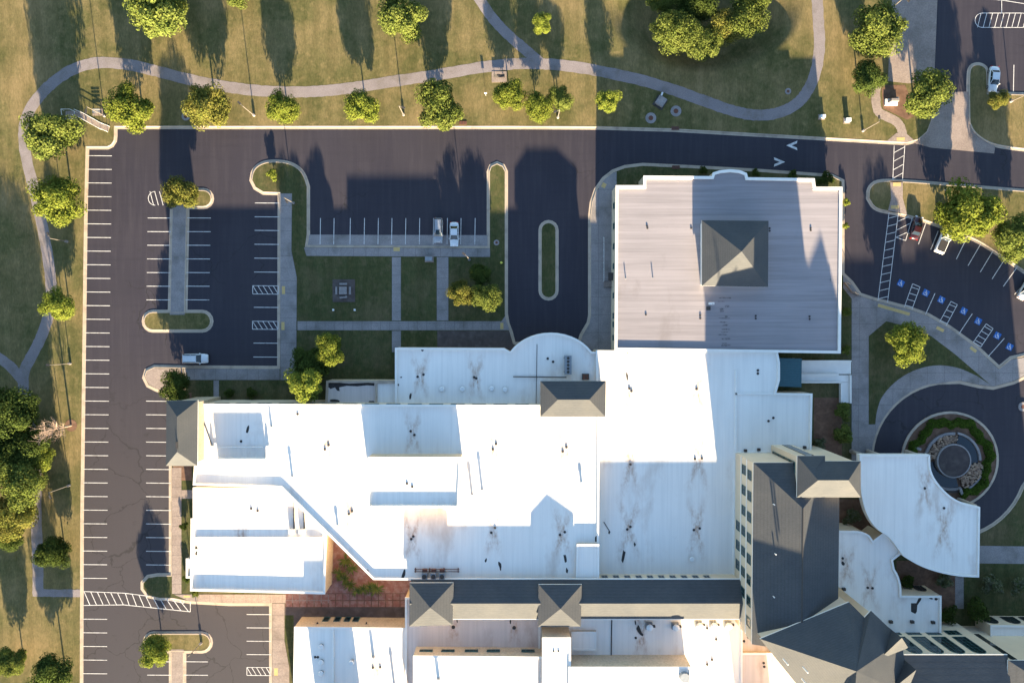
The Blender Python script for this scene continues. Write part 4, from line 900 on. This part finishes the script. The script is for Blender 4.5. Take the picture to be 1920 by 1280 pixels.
band(33, 49, -20, 75, .25, 'pool', 'water'); band(33, 52, 185, 285, .22, 'pool', 'water')
band(50, 54, 0, 80, .55, 'pool_wall', 'walk'); band(48, 53, 85, 175, .5, 'pool_wall', 'walk'); band(52.5, 57, 195, 288, .5, 'pool_wall', 'walk'); band(60, 63, 300, 345, .5, 'pool_wall', 'walk')
band(56, 62, 262, 300, .2, 'seat_paving', 'flagstone')
rk = MB(); ico = bmesh.new(); bmesh.ops.create_icosphere(ico, subdivisions=1, radius=1.0); iv = [v.co.copy() for v in ico.verts]; jf = [[v.index for v in f.verts] for f in ico.faces]; ico.free()
def rock(mb, x, y, z, r):
    b = len(mb.v); rot = Matrix.Rotation(rng.uniform(0, 6), 3, 'Z'); s = (rng.uniform(.8, 1.4), rng.uniform(.7, 1.1), rng.uniform(.5, .9))
    for v in iv: q = rot @ Vector((v.x*s[0], v.y*s[1], v.z*s[2]))*r*rng.uniform(.8, 1.15); mb.v.append((x+q.x, y+q.y, z+q.z))
    mb.f += [[b+i for i in f] for f in jf]
for k in range(330):
    if k < 170: r, a = rng.uniform(33, 47), radians(rng.uniform(80, 175))
    else: r, a = rng.uniform(35, 58), radians(rng.uniform(293, 352))
    rock(rk, fc2[0]+px(r)*cos(a), fc2[1]+px(r)*sin(a), .35+.35*rng.random(), rng.uniform(.16, .34))
o = rk.build('fountain_rocks', M['rock'], Fo); o['kind'] = 'stuff'
for k, (r, a) in enumerate(((68, 160), (70, 235), (62, 288))): x, y = fc[0]+px(r)*cos(radians(a)), fc[1]+px(r)*sin(radians(a)); MB().box((x, y, .45), (1.4, .5, .7), radians(a)).build('bench', M['walk'], Fo)

# ------------------------------------------------------------------ vegetation
def leaf_quads(mb, c, nrm, s, r):
    n_ = nrm.normalized(); u = n_.orthogonal().normalized(); v = n_.cross(u); t = r.uniform(0, 6.28); u, v = u*cos(t)+v*sin(t), v*cos(t)-u*sin(t)
    b = len(mb.v); k = r.uniform(.45, .8)
    mb.v += [tuple(c-u*s), tuple(c-v*s*k+n_*s*.15), tuple(c+u*s), tuple(c+v*s*k+n_*s*.15)]; mb.f.append([b, b+1, b+2, b+3])
def crown_mesh(seed, n=2600, flat=.85, lobes=13, leaf=.062, spread=.74):
    r = random.Random(seed); mb = MB(); L = [(Vector((0, 0, 0)), .62)]
    for i in range(lobes):
        d = Vector((r.gauss(0, 1), r.gauss(0, 1), r.gauss(0, .8))).normalized(); L.append((d*r.uniform(spread*.75, spread*1.05), r.uniform(.24, .42)))
    for i in range(n):
        c, rad = L[0] if r.random() < .22 else r.choice(L)
        d = Vector((r.gauss(0, 1), r.gauss(0, 1), r.gauss(0, 1))).normalized(); p = c+d*rad*(r.random()**.35)
        nn = (p.normalized()*.5+d*.7+Vector((r.gauss(0, .55), r.gauss(0, .55), r.gauss(0, .55)+.15)))
        leaf_quads(mb, Vector((p.x, p.y, p.z*flat)), nn, leaf*r.uniform(.6, 1.3), r)
    return mb
crowns = []
for i in range(6):
    o = crown_mesh(100+i, 12000, .85, 15+2*i, .043).build('crown', M['leaf']); crowns.append(o.data); bpy.data.objects.remove(o)
bigc = []
for i in range(2):
    o = crown_mesh(200+i, 15000, .75, 24, .034, .76).build('crown', M['leaf']); bigc.append(o.data); bpy.data.objects.remove(o)
bushc = []
for i in range(3):
    o = crown_mesh(300+i, 1600, .75, 8, .085).build('crown', M['leaf']); bushc.append(o.data); bpy.data.objects.remove(o)
def trunk_mesh(seed):
    r = random.Random(seed); mb = MB().tube((0, 0, 0), (0, 0, 1), .055, .04, 8)
    for k in range(5):
        a = k*1.26+r.uniform(-.3, .3); b = Vector((cos(a)*.35, sin(a)*.35, 1.5+r.uniform(-.1, .3))); mb.tube((0, 0, .85), tuple(b), .03, .012, 6)
    mb.tube((0, 0, 1), (0, 0, 1.7), .04, .015, 6); o = mb.build('trunk', M['bark']); d = o.data; bpy.data.objects.remove(o); return d
trunks = [trunk_mesh(i) for i in range(3)]
_mm = {}
def mesh_with(me, m):
    k = (me.name, m.name)
    if k not in _mm: q = me.copy(); q.materials.clear(); q.materials.append(m); _mm[k] = q
    return _mm[k]
tn = [0]
def tree(cx, cy, r, kind, label, group=None, stem=1.0, asp=.72, set_=None, name='tree', cat='tree', zoff=None):
    tn[0] += 1; me = (set_ or crowns)[tn[0] % len(set_ or crowns)]
    R = 1.05*r/PXM; zc = (stem+R*asp) if zoff is None else zoff; R = R*(1-zc/H); x, y = P(cx, cy, zc); dz = hollow(x, y)*.8; x, y = P(cx, cy, zc-dz)
    t = thing(name, label, cat, (x, y, -dz), group)
    c = bpy.data.objects.new('crown', mesh_with(me, M[kind])); col.objects.link(c); c.parent = t; c.location = (0, 0, zc); c.scale = (R, R, R*asp/.85); c.rotation_euler = (0, 0, rng.uniform(0, 6.28))
    k = bpy.data.objects.new('trunk', trunks[tn[0] % 3]); col.objects.link(k); k.parent = t; k.scale = (R*.62+.4, R*.62+.4, zc*.72)
    return t
NR = 'lawn trees along the north kerb'
for a in ((92, 250, 54, 'leaf', 'broad green tree beside the railed steps at the lot corner'), (245, 203, 45, 'leaf_y', 'yellow green tree on the north verge right of the metal bench', NR), (388, 200, 43, 'leaf_o', 'green tree with reddish leaf tips on the north verge', NR), (529, 200, 32, 'leaf_y', 'small tree on the verge with two pointed shadows beneath it', NR), (680, 201, 33, 'leaf_y', 'small heart shaped tree on the north verge below the winding path', NR), (823, 198, 48, 'leaf', 'largest round tree overhanging the north kerb', NR),
          (297, 18, 62, 'leaf', 'big light green tree cut by the top edge at upper left'), (755, 30, 48, 'leaf', 'round green tree cut by the top edge at upper middle'), (447, -12, 26, 'leaf', 'sliver of tree crown at the top edge beside a lamp shadow'),
          (957, 180, 31, 'leaf_y', 'leftmost of three pale green trees near the path kiosk'), (1008, 201, 28, 'leaf_y', 'middle and lowest of three pale green trees near the kiosk'), (1050, 184, 25, 'leaf', 'rightmost of three pale green trees with a lamp post in front'), (1139, 188, 26, 'leaf_y', 'bright lime tree standing alone inside the hall shadow'), (1017, 45, 21, 'leaf_y', 'thin yellow tree beside the path fork'),
          (1645, 57, 51, 'leaf', 'large tree beside the concrete pad at upper right'), (1626, 147, 33, 'leaf_d', 'small dark green tree left of the monument sign'), (1739, 178, 45, 'leaf', 'round tree beside the concrete driveway apron'), (1872, 187, 20, 'leaf_o', 'small reddish tree in the island behind the white sedan'),
          (1814, 400, 60, 'leaf_y', 'large sunlit tree over the white pickup in the east island'), (1908, 448, 46, 'leaf', 'tree at the right edge of the east island'), (108, 375, 47, 'leaf_y', 'wide bright green tree on the west verge with the greenway path passing'), (108, 569, 32, 'leaf_y', 'small bright tree on the west verge above the path junction'),
          (340, 362, 33, 'leaf_o', 'reddish tree on the small hatched island in the lot'), (328, 727, 33, 'leaf_d', 'dense dark tree in front of the west turret'), (98, 1035, 34, 'leaf_d', 'dark round tree on the west verge above the crossing'), (20, 1240, 31, 'leaf', 'light tree in the bottom left corner'), (96, 1262, 38, 'leaf_d', 'dark tree cut by the bottom edge near the west kerb'), (288, 1222, 31, 'leaf_y', 'yellow green tree on the lower island of the lot'),
          (1701, 645, 40, 'leaf_y', 'yellow tree in the curved lawn of the forecourt')):
    tree(a[0], a[1], a[2], a[3], a[4], a[5] if len(a) > 5 else None)
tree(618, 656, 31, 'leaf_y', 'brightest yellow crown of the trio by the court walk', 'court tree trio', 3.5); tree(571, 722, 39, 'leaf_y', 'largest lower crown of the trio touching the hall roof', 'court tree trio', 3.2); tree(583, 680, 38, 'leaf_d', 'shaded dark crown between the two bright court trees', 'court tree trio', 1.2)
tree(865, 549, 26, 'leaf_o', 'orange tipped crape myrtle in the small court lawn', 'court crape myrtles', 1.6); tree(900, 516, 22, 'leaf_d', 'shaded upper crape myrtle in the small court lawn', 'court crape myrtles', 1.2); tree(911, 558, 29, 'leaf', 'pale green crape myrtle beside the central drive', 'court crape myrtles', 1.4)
CL = 'tree clump at the top edge'
for a in ((1262, 62, 42, 'leaf', 'leftmost tree of the big clump at the top edge'), (1318, 78, 38, 'leaf', 'lowest bright green tree of the big top clump'), (1362, 52, 36, 'leaf_o', 'brownish green tree in the middle of the big top clump'), (1400, 28, 44, 'leaf', 'rightmost tree of the big top clump'), (1245, 0, 32, 'leaf', 'upper left tree of the big clump cut by the edge'), (1305, 5, 40, 'leaf_d', 'dark tree at the heart of the big top clump'), (1415, -20, 40, 'leaf', 'upper right tree of the big clump cut by the edge')):
    tree(*a, CL, .8, .85, bigc)
for a in ((15, 770, 55, 'leaf_d', 'darkest tall tree of the west grove'), (45, 830, 44, 'leaf_d', 'dark tree of the west grove behind the bare tree'), (68, 858, 32, 'leaf_y', 'bright crown of the west grove nearest the bare tree'), (30, 905, 50, 'leaf', 'broad middle tree of the west grove'), (20, 965, 48, 'leaf_o', 'autumn tinted tree of the west grove'), (8, 1005, 34, 'leaf_d', 'lowest dark tree of the west grove'), (-25, 860, 55, 'leaf_d', 'tree of the west grove cut by the left edge')):
    tree(*a, 'grove at the west edge', .8, .95, bigc)
def bush(cx, cy, r, kind, label, group=None): return tree(cx, cy, r, kind, label, group, .1, .75, bushc, 'shrub', 'shrub')
for a in ((512, 328, 12, 'leaf_y', 'small yellow shrub on the rounded lot island'), (1586, 378, 9, 'leaf_y', 'upper bright shrub against the east wall of the grey hall'), (1585, 424, 7, 'leaf_y', 'lower bright shrub against the east wall of the grey hall'), (1548, 337, 16, 'leaf_d', 'dark bush at the northeast corner of the grey hall'), (1486, 326, 11, 'leaf_d', 'low bush on the strip north of the grey hall'), (1320, 319, 9, 'leaf_d', 'dark bush left of the curved parapet'), (1418, 324, 9, 'leaf_d', 'dark bush right of the curved parapet'), (1586, 586, 11, 'leaf', 'shrub beside the concrete steps east of the hall'), (1587, 655, 10, 'leaf', 'shrub at the lower east corner of the grey hall'),
          (1582, 772, 19, 'leaf', 'upper spiky bush beside the forecourt walk'), (1584, 815, 22, 'leaf', 'lower spiky bush beside the forecourt walk'), (1535, 832, 14, 'leaf_w', 'pale flowering bush below the white annex'), (1597, 970, 18, 'leaf_w', 'white flowering bush in the dark gap beside the tower'), (1702, 1088, 16, 'leaf_d', 'dark shrub in the scalloped gap of the lobby'), (1770, 1090, 17, 'leaf_w', 'pale bush under the porte cochere edge'), (1778, 1150, 20, 'leaf_d', 'dark shrub beside the lobby corner'), (1830, 1140, 26, 'leaf_d', 'large dark shrub before the east restaurant'), (1864, 1096, 22, 'leaf_w', 'white flowering bush on the south east lawn'), (1912, 1100, 20, 'leaf_w', 'flowering bush at the right edge of the south east lawn'), (351, 1085, 10, 'leaf_d', 'shrub at the corner of the southwest hall'), (365, 1112, 8, 'leaf', 'low shrub at the foot of the southwest hall'),
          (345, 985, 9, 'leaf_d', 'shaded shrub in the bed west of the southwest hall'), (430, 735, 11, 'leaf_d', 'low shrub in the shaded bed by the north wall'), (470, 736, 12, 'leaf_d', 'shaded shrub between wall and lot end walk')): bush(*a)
lawn('planting_bed', [(1525, 745), (1578, 745), (1578, 858), (1525, 858)], ZL+.006, 'soil'); lawn('planting_bed', [(1570, 935), (1690, 935), (1690, 1020), (1570, 1020)], ZL+.006, 'soil'); lawn('planting_bed', [(1680, 1050), (1790, 1050), (1790, 1150), (1680, 1150)], ZL+.006, 'soil')
# ring hedge
hg = MB(); hr = random.Random(5)
for k in range(9000):
    a = radians(hr.uniform(-75, 172)); wob = 1+.05*sin(a*7)+.03*sin(a*19)
    rr = (72+hr.uniform(-8.5, 8.5))*wob; zz = .95-((rr/wob-72)/8.5)**2*.6+hr.uniform(-.25, .1)
    leaf_quads(hg, Vector((fc[0]+px(rr)*cos(a), fc[1]+px(rr)*sin(a), max(.15, zz))), Vector((hr.gauss(0, .5), hr.gauss(0, .5), 1)), hr.uniform(.10, .2), hr)
o = hg.build('ring_hedge', M['hedge']); tag(o, 'bright green curved hedge circling the fountain garden', 'hedge')
# palms of the paver court
def palm_mesh(seed):
    r = random.Random(seed); mb = MB()
    for i in range(46):
        a = r.uniform(0, 6.28); L_ = r.uniform(.7, 1.05); up = r.uniform(.15, 1.1); prev = Vector((0, 0, 0)); pw_ = .035
        d = Vector((cos(a), sin(a), 0)); s = Vector((-sin(a), cos(a), 0))
        for k in range(1, 5):
            t = k/4; q = d*(L_*t)+Vector((0, 0, up*t-1.0*t*t*up*.75)); w_ = .085*(1-t*.85)
            b = len(mb.v); mb.v += [tuple(prev-s*pw_), tuple(prev+s*pw_), tuple(q+s*w_), tuple(q-s*w_)]; mb.f.append([b, b+1, b+2, b+3]); prev, pw_ = q, w_
    o = mb.build('fronds', M['palm']); d = o.data; bpy.data.objects.remove(o); return d
pm = [palm_mesh(i) for i in range(3)]
for k, (cx, cy, r, lab) in enumerate(((648, 1050, 16, 'uppermost spiky palm in the paver court'), (636, 1075, 15, 'leftmost spiky palm in the paver court'), (655, 1095, 15, 'spiky palm at the bend of the paver court bed'), (680, 1105, 12, 'small spiky palm in the lower court row'), (706, 1104, 17, 'rightmost spiky palm in the paver court'), (660, 1066, 14, 'spiky palm nearest the diagonal roof edge'), (645, 1086, 14, 'spiky palm left of the bed corner in the paver court'), (668, 1108, 12, 'low spiky palm beside the square pavers'), (692, 1101, 13, 'spiky palm second from the right in the paver court'))):
    x, y = P(cx, cy, 1.2); t = thing('palm', lab, 'palm', (x, y, 0), 'palms in the paver court'); R = r/PXM
    c = bpy.data.objects.new('fronds', pm[k % 3]); col.objects.link(c); c.parent = t; c.location = (0, 0, 1.0); c.scale = (R, R, R); c.rotation_euler = (0, 0, k*1.3)
    MB().tube((x, y, 0), (x, y, 1.05), .16, .12).build('trunk', M['bark'], t)
# bare tree
bx, by = P(134, 797); bt = thing('bare_tree', 'leafless dead tree leaning over the grove edge on the west verge', 'tree', (bx, by, 0))
br = random.Random(3); tm = MB(); tw = MB(); tm.tube((bx, by, 0), (bx, by, 8.5), .2, .06)
for i in range(34):
    z0 = br.uniform(1.8, 8.2); a = br.uniform(0, 6.28); L_ = br.uniform(1.4, 3.2)*(1-.04*z0); p0 = Vector((bx, by, z0)); p1 = p0+Vector((cos(a)*L_, sin(a)*L_, L_*.75)); tm.tube(p0, p1, .05, .022, 5)
    for j in range(8):
        q0 = p0.lerp(p1, br.uniform(.3, 1)); q1 = q0+Vector((br.gauss(0, .6), br.gauss(0, .6), br.uniform(.3, 1.1))); tw.tube(q0, q1, .022, .01, 4, False)
tm.build('trunk', M['deadwood'], bt); tw.build('twigs', M['deadwood'], bt)
mb = MB(); mb.ring(*[[(bx+r*cos(t*pi/10), by+r*sin(t*pi/10)) for t in range(20)] for r in (1.2, .0001)], ZL+.02); mb.build('mulch_ring', M['soil'], bt)

# ------------------------------------------------------------------ street furniture
def lamp(cx, cy, label, h=5.8, arms=1, ang=0.0):
    x, y = P(cx, cy); t = thing('light_pole', label, 'lamp', (x, y, 0), 'lot and path light poles')
    MB().tube((x, y, 0), (x, y, ZL+.6), .26, .24, 12).build('footing', M['walk'], t); MB().tube((x, y, .5), (x, y, h), .09, .065, 10).build('pole', M['pole'], t)
    for k in range(arms):
        a = ang+pi*k; d = Vector((cos(a), sin(a))); MB().tube((x, y, h-.1), (x+d.x*.6, y+d.y*.6, h), .04, .04, 6).build('arm', M['pole'], t)
        MB().box((x+d.x*.85, y+d.y*.85, h+.03), (.7, .34, .16), a).build('lamp_head', M['dmetal'], t)
for a in ((477, 217, 'light pole on the north verge between reddish tree and small tree', 5.8), (757, 216, 'light pole on the north verge left of the largest round tree', 5.6), (197, 218, 'light pole beside the metal bench on the north verge', 5.8), (1617, 246, 'light pole beside the S shaped path to the crosswalk', 6.2), (127, 453, 'light pole on the west verge between two bright trees', 5.2), (133, 681, 'light pole on the west verge above the bare tree', 5.4), (131, 909, 'light pole on the west verge beside the grove shadow', 6.2), (378, 1204, 'light pole on the lower lot island', 5.8), (551, 381, 'light pole on the lawn strip of the rounded island', 5.8), (1894, 191, 'light pole on the northeast island near the white sedan', 6.2), (1046, 221, 'light pole in front of the three pale trees', 5.0), (880, 487, 'light pole at the lot front walk near the white sedan', 6.0), (1664, 22, 'twin headed light pole beside the concrete pad', 6.0)): lamp(a[0], a[1], a[2], a[3], 2 if 'twin' in a[2] else 1, rng.uniform(0, 6))
def post_sign(cx, cy, label, h=2.0, w_=.5, hh=.5):
    x, y = P(cx, cy); t = thing('post_sign', label, 'sign', (x, y, 0)); MB().tube((x, y, 0), (x, y, h), .03, .03, 6).build('post', M['whitem'], t); MB().box((x, y+.04, h-.25), (w_, .03, hh)).build('panel', M['whitem'], t)
post_sign(911, 180, 'single small sign on a thin post beside the winding path', 1.7); post_sign(1769, 357, 'white sign post at the north edge of the east island', 1.8)
# information kiosk
x, y = P(936, 145); t = thing('information_kiosk', 'dark panel kiosk on a small pad beside the winding path', 'kiosk', (x, y, 0))
MB().box((x, y, ZL+.01), (2.9, 2.1, .10)).build('pad', M['concrete'], t)
for k in (-1, 1): MB().tube((x+k*.85, y, 0), (x+k*.85, y, .75), .05, .05, 6).build('leg', M['dmetal'], t)
MB().face([(x-1.1, y-.25, .6), (x+1.1, y-.25, .6), (x+1.1, y+.3, .85), (x-1.1, y+.3, .85)]).face([(x-1.1, y+.3, .8), (x+1.1, y+.3, .8), (x+1.1, y-.25, .55), (x-1.1, y-.25, .55)]).build('panel', M['dmetal'], t)
# bench by the bench lamp
def bench(cx, cy, label):
    x, y = P(cx, cy); t = thing('park_bench', label, 'bench', (x, y, 0)); MB().box((x, y, ZL+.0), (2.0, 1.3, .06)).build('pad', M['concrete'], t)
    for k in range(4): MB().box((x, y-.2+.13*k, .58), (1.6, .10, .05)).build('seat_slat', M['metal'], t)
    for k in range(3): MB().box((x, y+.33, .72+.14*k), (1.6, .05, .1)).build('back_slat', M['metal'], t)
    for k in (-1, 1): MB().box((x+k*.7, y, .33), (.07, .6, .45)).build('leg', M['dmetal'], t)
bench(184, 211, 'metal bench on a pad near the railed steps'); 
def cabinet(cx, cy, sx, sy, h, label, m='whitem', cat='cabinet'):
    x, y = P(cx, cy); t = thing('utility_cabinet', label, cat, (x, y, 0)); MB().box((x, y, ZL), (sx+.4, sy+.5, .16)).build('pad', M['concrete'], t); MB().box((x, y, ZL+.08+h/2), (sx, sy, h)).build('housing', M[m], t); MB().box((x, y, ZL+.1+h), (sx+.08, sy+.08, .06)).build('lid', M[m], t); return t
cabinet(1540, 220, .9, .5, .6, 'low white utility cabinet on the verge at the hall shadow edge'); cabinet(1587, 227, .9, .6, .75, 'pale utility cabinet alone on the sunlit verge')
cabinet(805, 486, 1.3, .7, .9, 'light blue utility box beside the court walk', 'metal')
cabinet(350, 212, .35, .35, .2, 'small grey valve box in the north verge', 'metal')
# monument sign
x, y = P(1669, 193); t = thing('monument_sign', 'short pale monument sign beside the S shaped path', 'sign', (x, y, 0)); MB().box((x, y, ZL+.15), (2.4, 1.2, .5)).build('plinth', M['trim'], t); MB().box((x, y, 1.1), (1.5, .5, 1.6)).build('slab_face', M['walk'], t); MB().box((x+.6, y+.4, 1.0), (.5, .5, 1.1)).build('cap_block', M['metal'], t)
# transformer and manholes
x, y = P(1237, 193); t = thing('transformer', 'square grey transformer cover turned on its pad in the hall shadow', 'transformer', (x, y, 0), rz=0); MB().box((x, y, ZL+.05), (2.2, 2.2, .14), radians(-33)).build('pad', M['dmetal'], t); MB().box((x+.1, y+.1, ZL+.45), (1.7, 1.7, .7), radians(-33)).build('housing', M['walk'], t); MB().box((x+.3, y+1.5, ZL+.3), (.3, .7, .5), radians(-20)).build('vent_box', M['whitem'], t)
def manhole(cx, cy, r, label):
    x, y = P(cx, cy); t = thing('manhole', label, 'manhole', (x, y, 0)); c = lambda q: [(x+q*cos(k*pi/12), y+q*sin(k*pi/12)) for k in range(24)]
    MB().sides(c(r), 0, ZL+.07).ring(c(r), c(r*.45), ZL+.07).build('collar', M['walk'], t); MB().poly(c(r*.46), ZL+.06).build('cover', M['rust'], t)
for a in ((1220, 222, 1.05, 'round concrete manhole collar beside the road inlet'), (1267, 209, 1.05, 'round concrete manhole collar right of the transformer'), (349, 219, .8, 'manhole on the verge beside the reddish tree'), (1477, 172, .6, 'small manhole inside the path bend'), (931, 455, .55, 'manhole in the narrow finger island'), (1917, 762, .9, 'manhole cover on the lane at the right edge')): manhole(*a)
for cx, cy, lab in ((1266, 241, 'rusty storm inlet in the north kerb'), (1267, 314, 'rusty storm inlet in the kerb of the grey hall'), (868, 231, 'small storm inlet under the largest verge tree')):
    x, y = P(cx, cy); t = thing('storm_inlet', lab, 'drain', (x, y, 0)); MB().box((x, y, ZL+.03), (1.5, .65, .1)).build('frame', M['rust'], t)
    for k in range(5): MB().box((x-.6+.3*k, y, ZL+.09), (.08, .5, .03)).build('bar', M['dmetal'], t)
# picnic set
x, y = P(645, 545); t = thing('picnic_pad', 'square paved pad under the picnic table', 'pad', (x, y, 0)); MB().prism([(x-2.2, y-2.2), (x+2.2, y-2.2), (x+2.2, y+2.2), (x-2.2, y+2.2)], 0, ZL+.05).build('paving', M['flagstone'], t)
t = thing('picnic_table', 'square grey picnic table in the court lawn', 'table', (x, y, ZL+.05)); MB().box((x, y, .88), (1.5, 1.5, .08)).build('table_top', M['walk'], t); MB().box((x, y, .5), (.6, .6, .7)).build('pedestal', M['walk'], t)
for dx, dy, a, lab in ((0, 1.3, 0, 'bench north of the picnic table'), (0, -1.3, .12, 'crooked bench south of the picnic table'), (1.3, 0, pi/2, 'bench east of the picnic table'), (-1.35, 0, pi/2, 'bench west of the picnic table')):
    b = thing('picnic_bench', lab, 'bench', (x+dx, y+dy, ZL+.05), 'benches round the picnic table'); MB().box((x+dx, y+dy, .58), (1.5, .4, .07), a).build('seat', M['walk'], b)
    for k in (-1, 1): MB().box((x+dx+k*.5*cos(a), y+dy+k*.5*sin(a), .36), (.12, .35, .37), a).build('leg', M['dmetal'], b)
for cx, lab in ((626, 'left small white marker post below the picnic pad'), (666, 'right small white marker post below the picnic pad')): x, y = P(cx, 581); t = thing('marker_post', lab, 'marker', (x, y, 0)); MB().box((x, y, .3), (.28, .32, .4)).build('body', M['whitem'], t); MB().box((x, y, .52), (.34, .38, .05)).build('cap', M['trim'], t)
x, y = P(940, 493); t = thing('fire_hydrant', 'yellow hydrant at the edge of the central drive', 'hydrant', (x, y, 0)); hy = plain('hydrant_yellow', (.62, .60, .10), .5); MB().tube((x, y, 0), (x, y, .7), .16, .15, 12).build('barrel', hy, t); MB().tube((x, y, .702), (x, y, .86), .24, .10, 12).build('bonnet', hy, t); MB().tube((x-.28, y, .55), (x+.28, y, .55), .07, .07, 8).build('nozzle', hy, t)

# ------------------------------------------------------------------ cars
def car(cx, cy, rot, paint, label, L=4.8, W=1.85, Hh=1.45, kind='sedan'):
    x, y = P(cx, cy, .8); t = thing('parked_car' if kind != 'pickup' else 'pickup_truck', label, 'car' if kind != 'pickup' else 'pickup', (x, y, 0), 'cars parked in the lots', rot)
    hl = L/2; belt = .92 if kind == 'sedan' else 1.05
    # stations: x, top height, half width
    if kind == 'sedan': st = [(-hl, .62, .66), (-hl+.12, .86, .80), (-hl+.5, .95, .90), (-hl+1.1, .95, .92), (0, .93, .93), (hl-1.5, .93, .92), (hl-.9, .86, .90), (hl-.3, .74, .82), (hl-.06, .58, .68), (hl, .5, .6)]
    elif kind == 'suv': st = [(-hl, .8, .70), (-hl+.1, 1.05, .84), (-hl+.5, 1.08, .92), (0, 1.06, .94), (hl-1.4, 1.05, .94), (hl-.8, 1.0, .92), (hl-.25, .88, .84), (hl-.05, .7, .7), (hl, .6, .62)]
    else: st = [(-hl, .85, .84), (-hl+.08, 1.05, .93), (0, 1.08, .96), (hl-1.5, 1.1, .96), (hl-.8, 1.06, .94), (hl-.2, .95, .88), (hl, .7, .78)]
    mb = MB(); k = W/1.88; rows = []
    for sx, top, hw in st:
        hw *= k; prof = [(-hw*.92, .28), (-hw, .5), (-hw*.98, top*.86), (-hw*.88, top), (0, top+.03), (hw*.88, top), (hw*.98, top*.86), (hw, .5), (hw*.92, .28)]
        rows.append(len(mb.v)); mb.v += [(sx, a, b) for a, b in prof]
    for r in range(len(rows)-1):
        for i in range(8): mb.f.append([rows[r]+i, rows[r]+i+1, rows[r+1]+i+1, rows[r+1]+i][::-1])
        mb.f.append([rows[r]+8, rows[r], rows[r+1], rows[r+1]+8][::-1])
    mb.f.append(list(range(rows[0], rows[0]+9))); mb.f.append(list(range(rows[-1], rows[-1]+9))[::-1])
    loc = (0, 0, 0); mb.build('body', M[paint], t, loc, True)
    cab = {'sedan': (-hl+.75, hl-1.25, -hl+1.45, hl-2.15), 'suv': (-hl+.12, hl-1.15, -hl+.45, hl-1.95), 'pickup': (-.35, hl-1.35, -.1, hl-2.15)}[kind]
    zb, b0, b1, r0, r1 = belt, cab[0], cab[1], cab[2], cab[3]; w0_, w1_ = W*.445, W*.36
    g = MB(); lo = [(b0, -w0_), (b1, -w0_), (b1, w0_), (b0, w0_)]; hi = [(r0, -w1_), (r1, -w1_), (r1, w1_), (r0, w1_)]
    b_ = len(g.v); g.v += [(a, c, zb-.03) for a, c in lo]+[(a, c, Hh-.05) for a, c in hi]
    for i in range(4): j = (i+1) % 4; g.f.append([b_+i, b_+j, b_+4+j, b_+4+i])
    g.build('glasshouse', M['glass'], t, loc)
    rf = MB(); o8 = [(r0-.05, -w1_*.9), (r0+.1, -w1_-.03), (r1-.1, -w1_-.03), (r1+.05, -w1_*.9), (r1+.05, w1_*.9), (r1-.1, w1_+.03), (r0+.1, w1_+.03), (r0-.05, w1_*.9)]
    rf.sides(o8, Hh-.09, Hh-.03); rf.ring(o8, offset(o8, .12), Hh-.03); rf.v = rf.v; rf.poly(offset(o8, .12), Hh-.015); rf.build('roof', M[paint], t, loc, False)
    for s in (-1, 1):
        for (ax, az), (bx_, bz) in (((b1, zb), (r1, Hh-.05)), ((b0, zb), (r0, Hh-.05))): MB().tube((ax, s*w0_, az), (bx_, s*w1_, bz), .05, .045, 6).build('pillar', M[paint], t, loc)
        MB().tube(((r0+r1)/2+.1, s*(w0_+.0), zb), ((r0+r1)/2+.1, s*(w1_+.01), Hh-.06), .04, .04, 6).build('pillar', M[paint], t, loc)
        MB().box((b1-.25, s*(W/2+.06), zb+.06), (.16, .2, .14)).build('mirror', M[paint], t, loc)
        MB().box((hl-.13, s*W*.33, .66), (.2, .36, .14)).build('headlight', M['lampw'], t, loc); MB().box((-hl+.06, s*W*.36, .80), (.12, .3, .16)).build('tail_light', M['red'], t, loc)
        for ax in (hl-.95, -hl+.95):
            wv = MB().tube((ax, s*(W/2-.24), .33), (ax, s*(W/2-.015), .33), .33, .33, 18).build('wheel', M['black'], t, loc); MB().tube((ax, s*(W/2-.02), .33), (ax, s*(W/2), .33), .21, .2, 12).build('rim', M['rim'], wv, loc)
    if kind == 'suv':
        for s in (-1, 1): MB().tube((r0+.1, s*w1_*.92, Hh+.03), (r1-.1, s*w1_*.92, Hh+.03), .03, .03, 6).build('roof_rail', M['dmetal'], t, loc)
    if kind == 'pickup':
        MB().poly([(-hl+.15, -W*.40), (-.45, -W*.40), (-.45, W*.40), (-hl+.15, W*.40)], 1.125).build('bed_cover', M['dmetal'], t, loc); MB().box((-hl-.08, 0, .55), (.16, W*.95, .18)).build('bumper', M['whitem'], t, loc)
    return t
car(821.5, 432, -pi/2, 'car_silver', 'silver estate car with dark sunroof parked nose down in the centre lot', 4.8, 1.85, 1.65, 'suv')
MB().box((.45, 0, 1.645), (.9, .8, .02)).build('sunroof', M['glass'], [o for o in bpy.data.objects if o.get('label', '').startswith('silver estate')][0], (0, 0, 0))
car(851.5, 439, -pi/2, 'car_white', 'white sedan parked beside the silver estate car', 4.75, 1.8, 1.45)
car(366, 672, 0, 'car_white', 'white sport utility car parked across the end of the west lot', 4.9, 1.92, 1.75, 'suv')
car(1864, 148, radians(-94), 'car_white', 'white sedan beside the grass finger at upper right', 4.9, 1.85, 1.45)
car(1719, 427, radians(75), 'car_red', 'red car with shade put into its paint beside the hatched triangle', 4.6, 1.8, 1.45)
car(1772, 447, radians(68), 'car_white', 'white pickup truck half hidden under the large tree', 5.7, 1.95, 1.8, 'pickup')
car(1926, 540, radians(62), 'car_white', 'white car cut by the right edge of the east lot', 4.8, 1.85, 1.5)
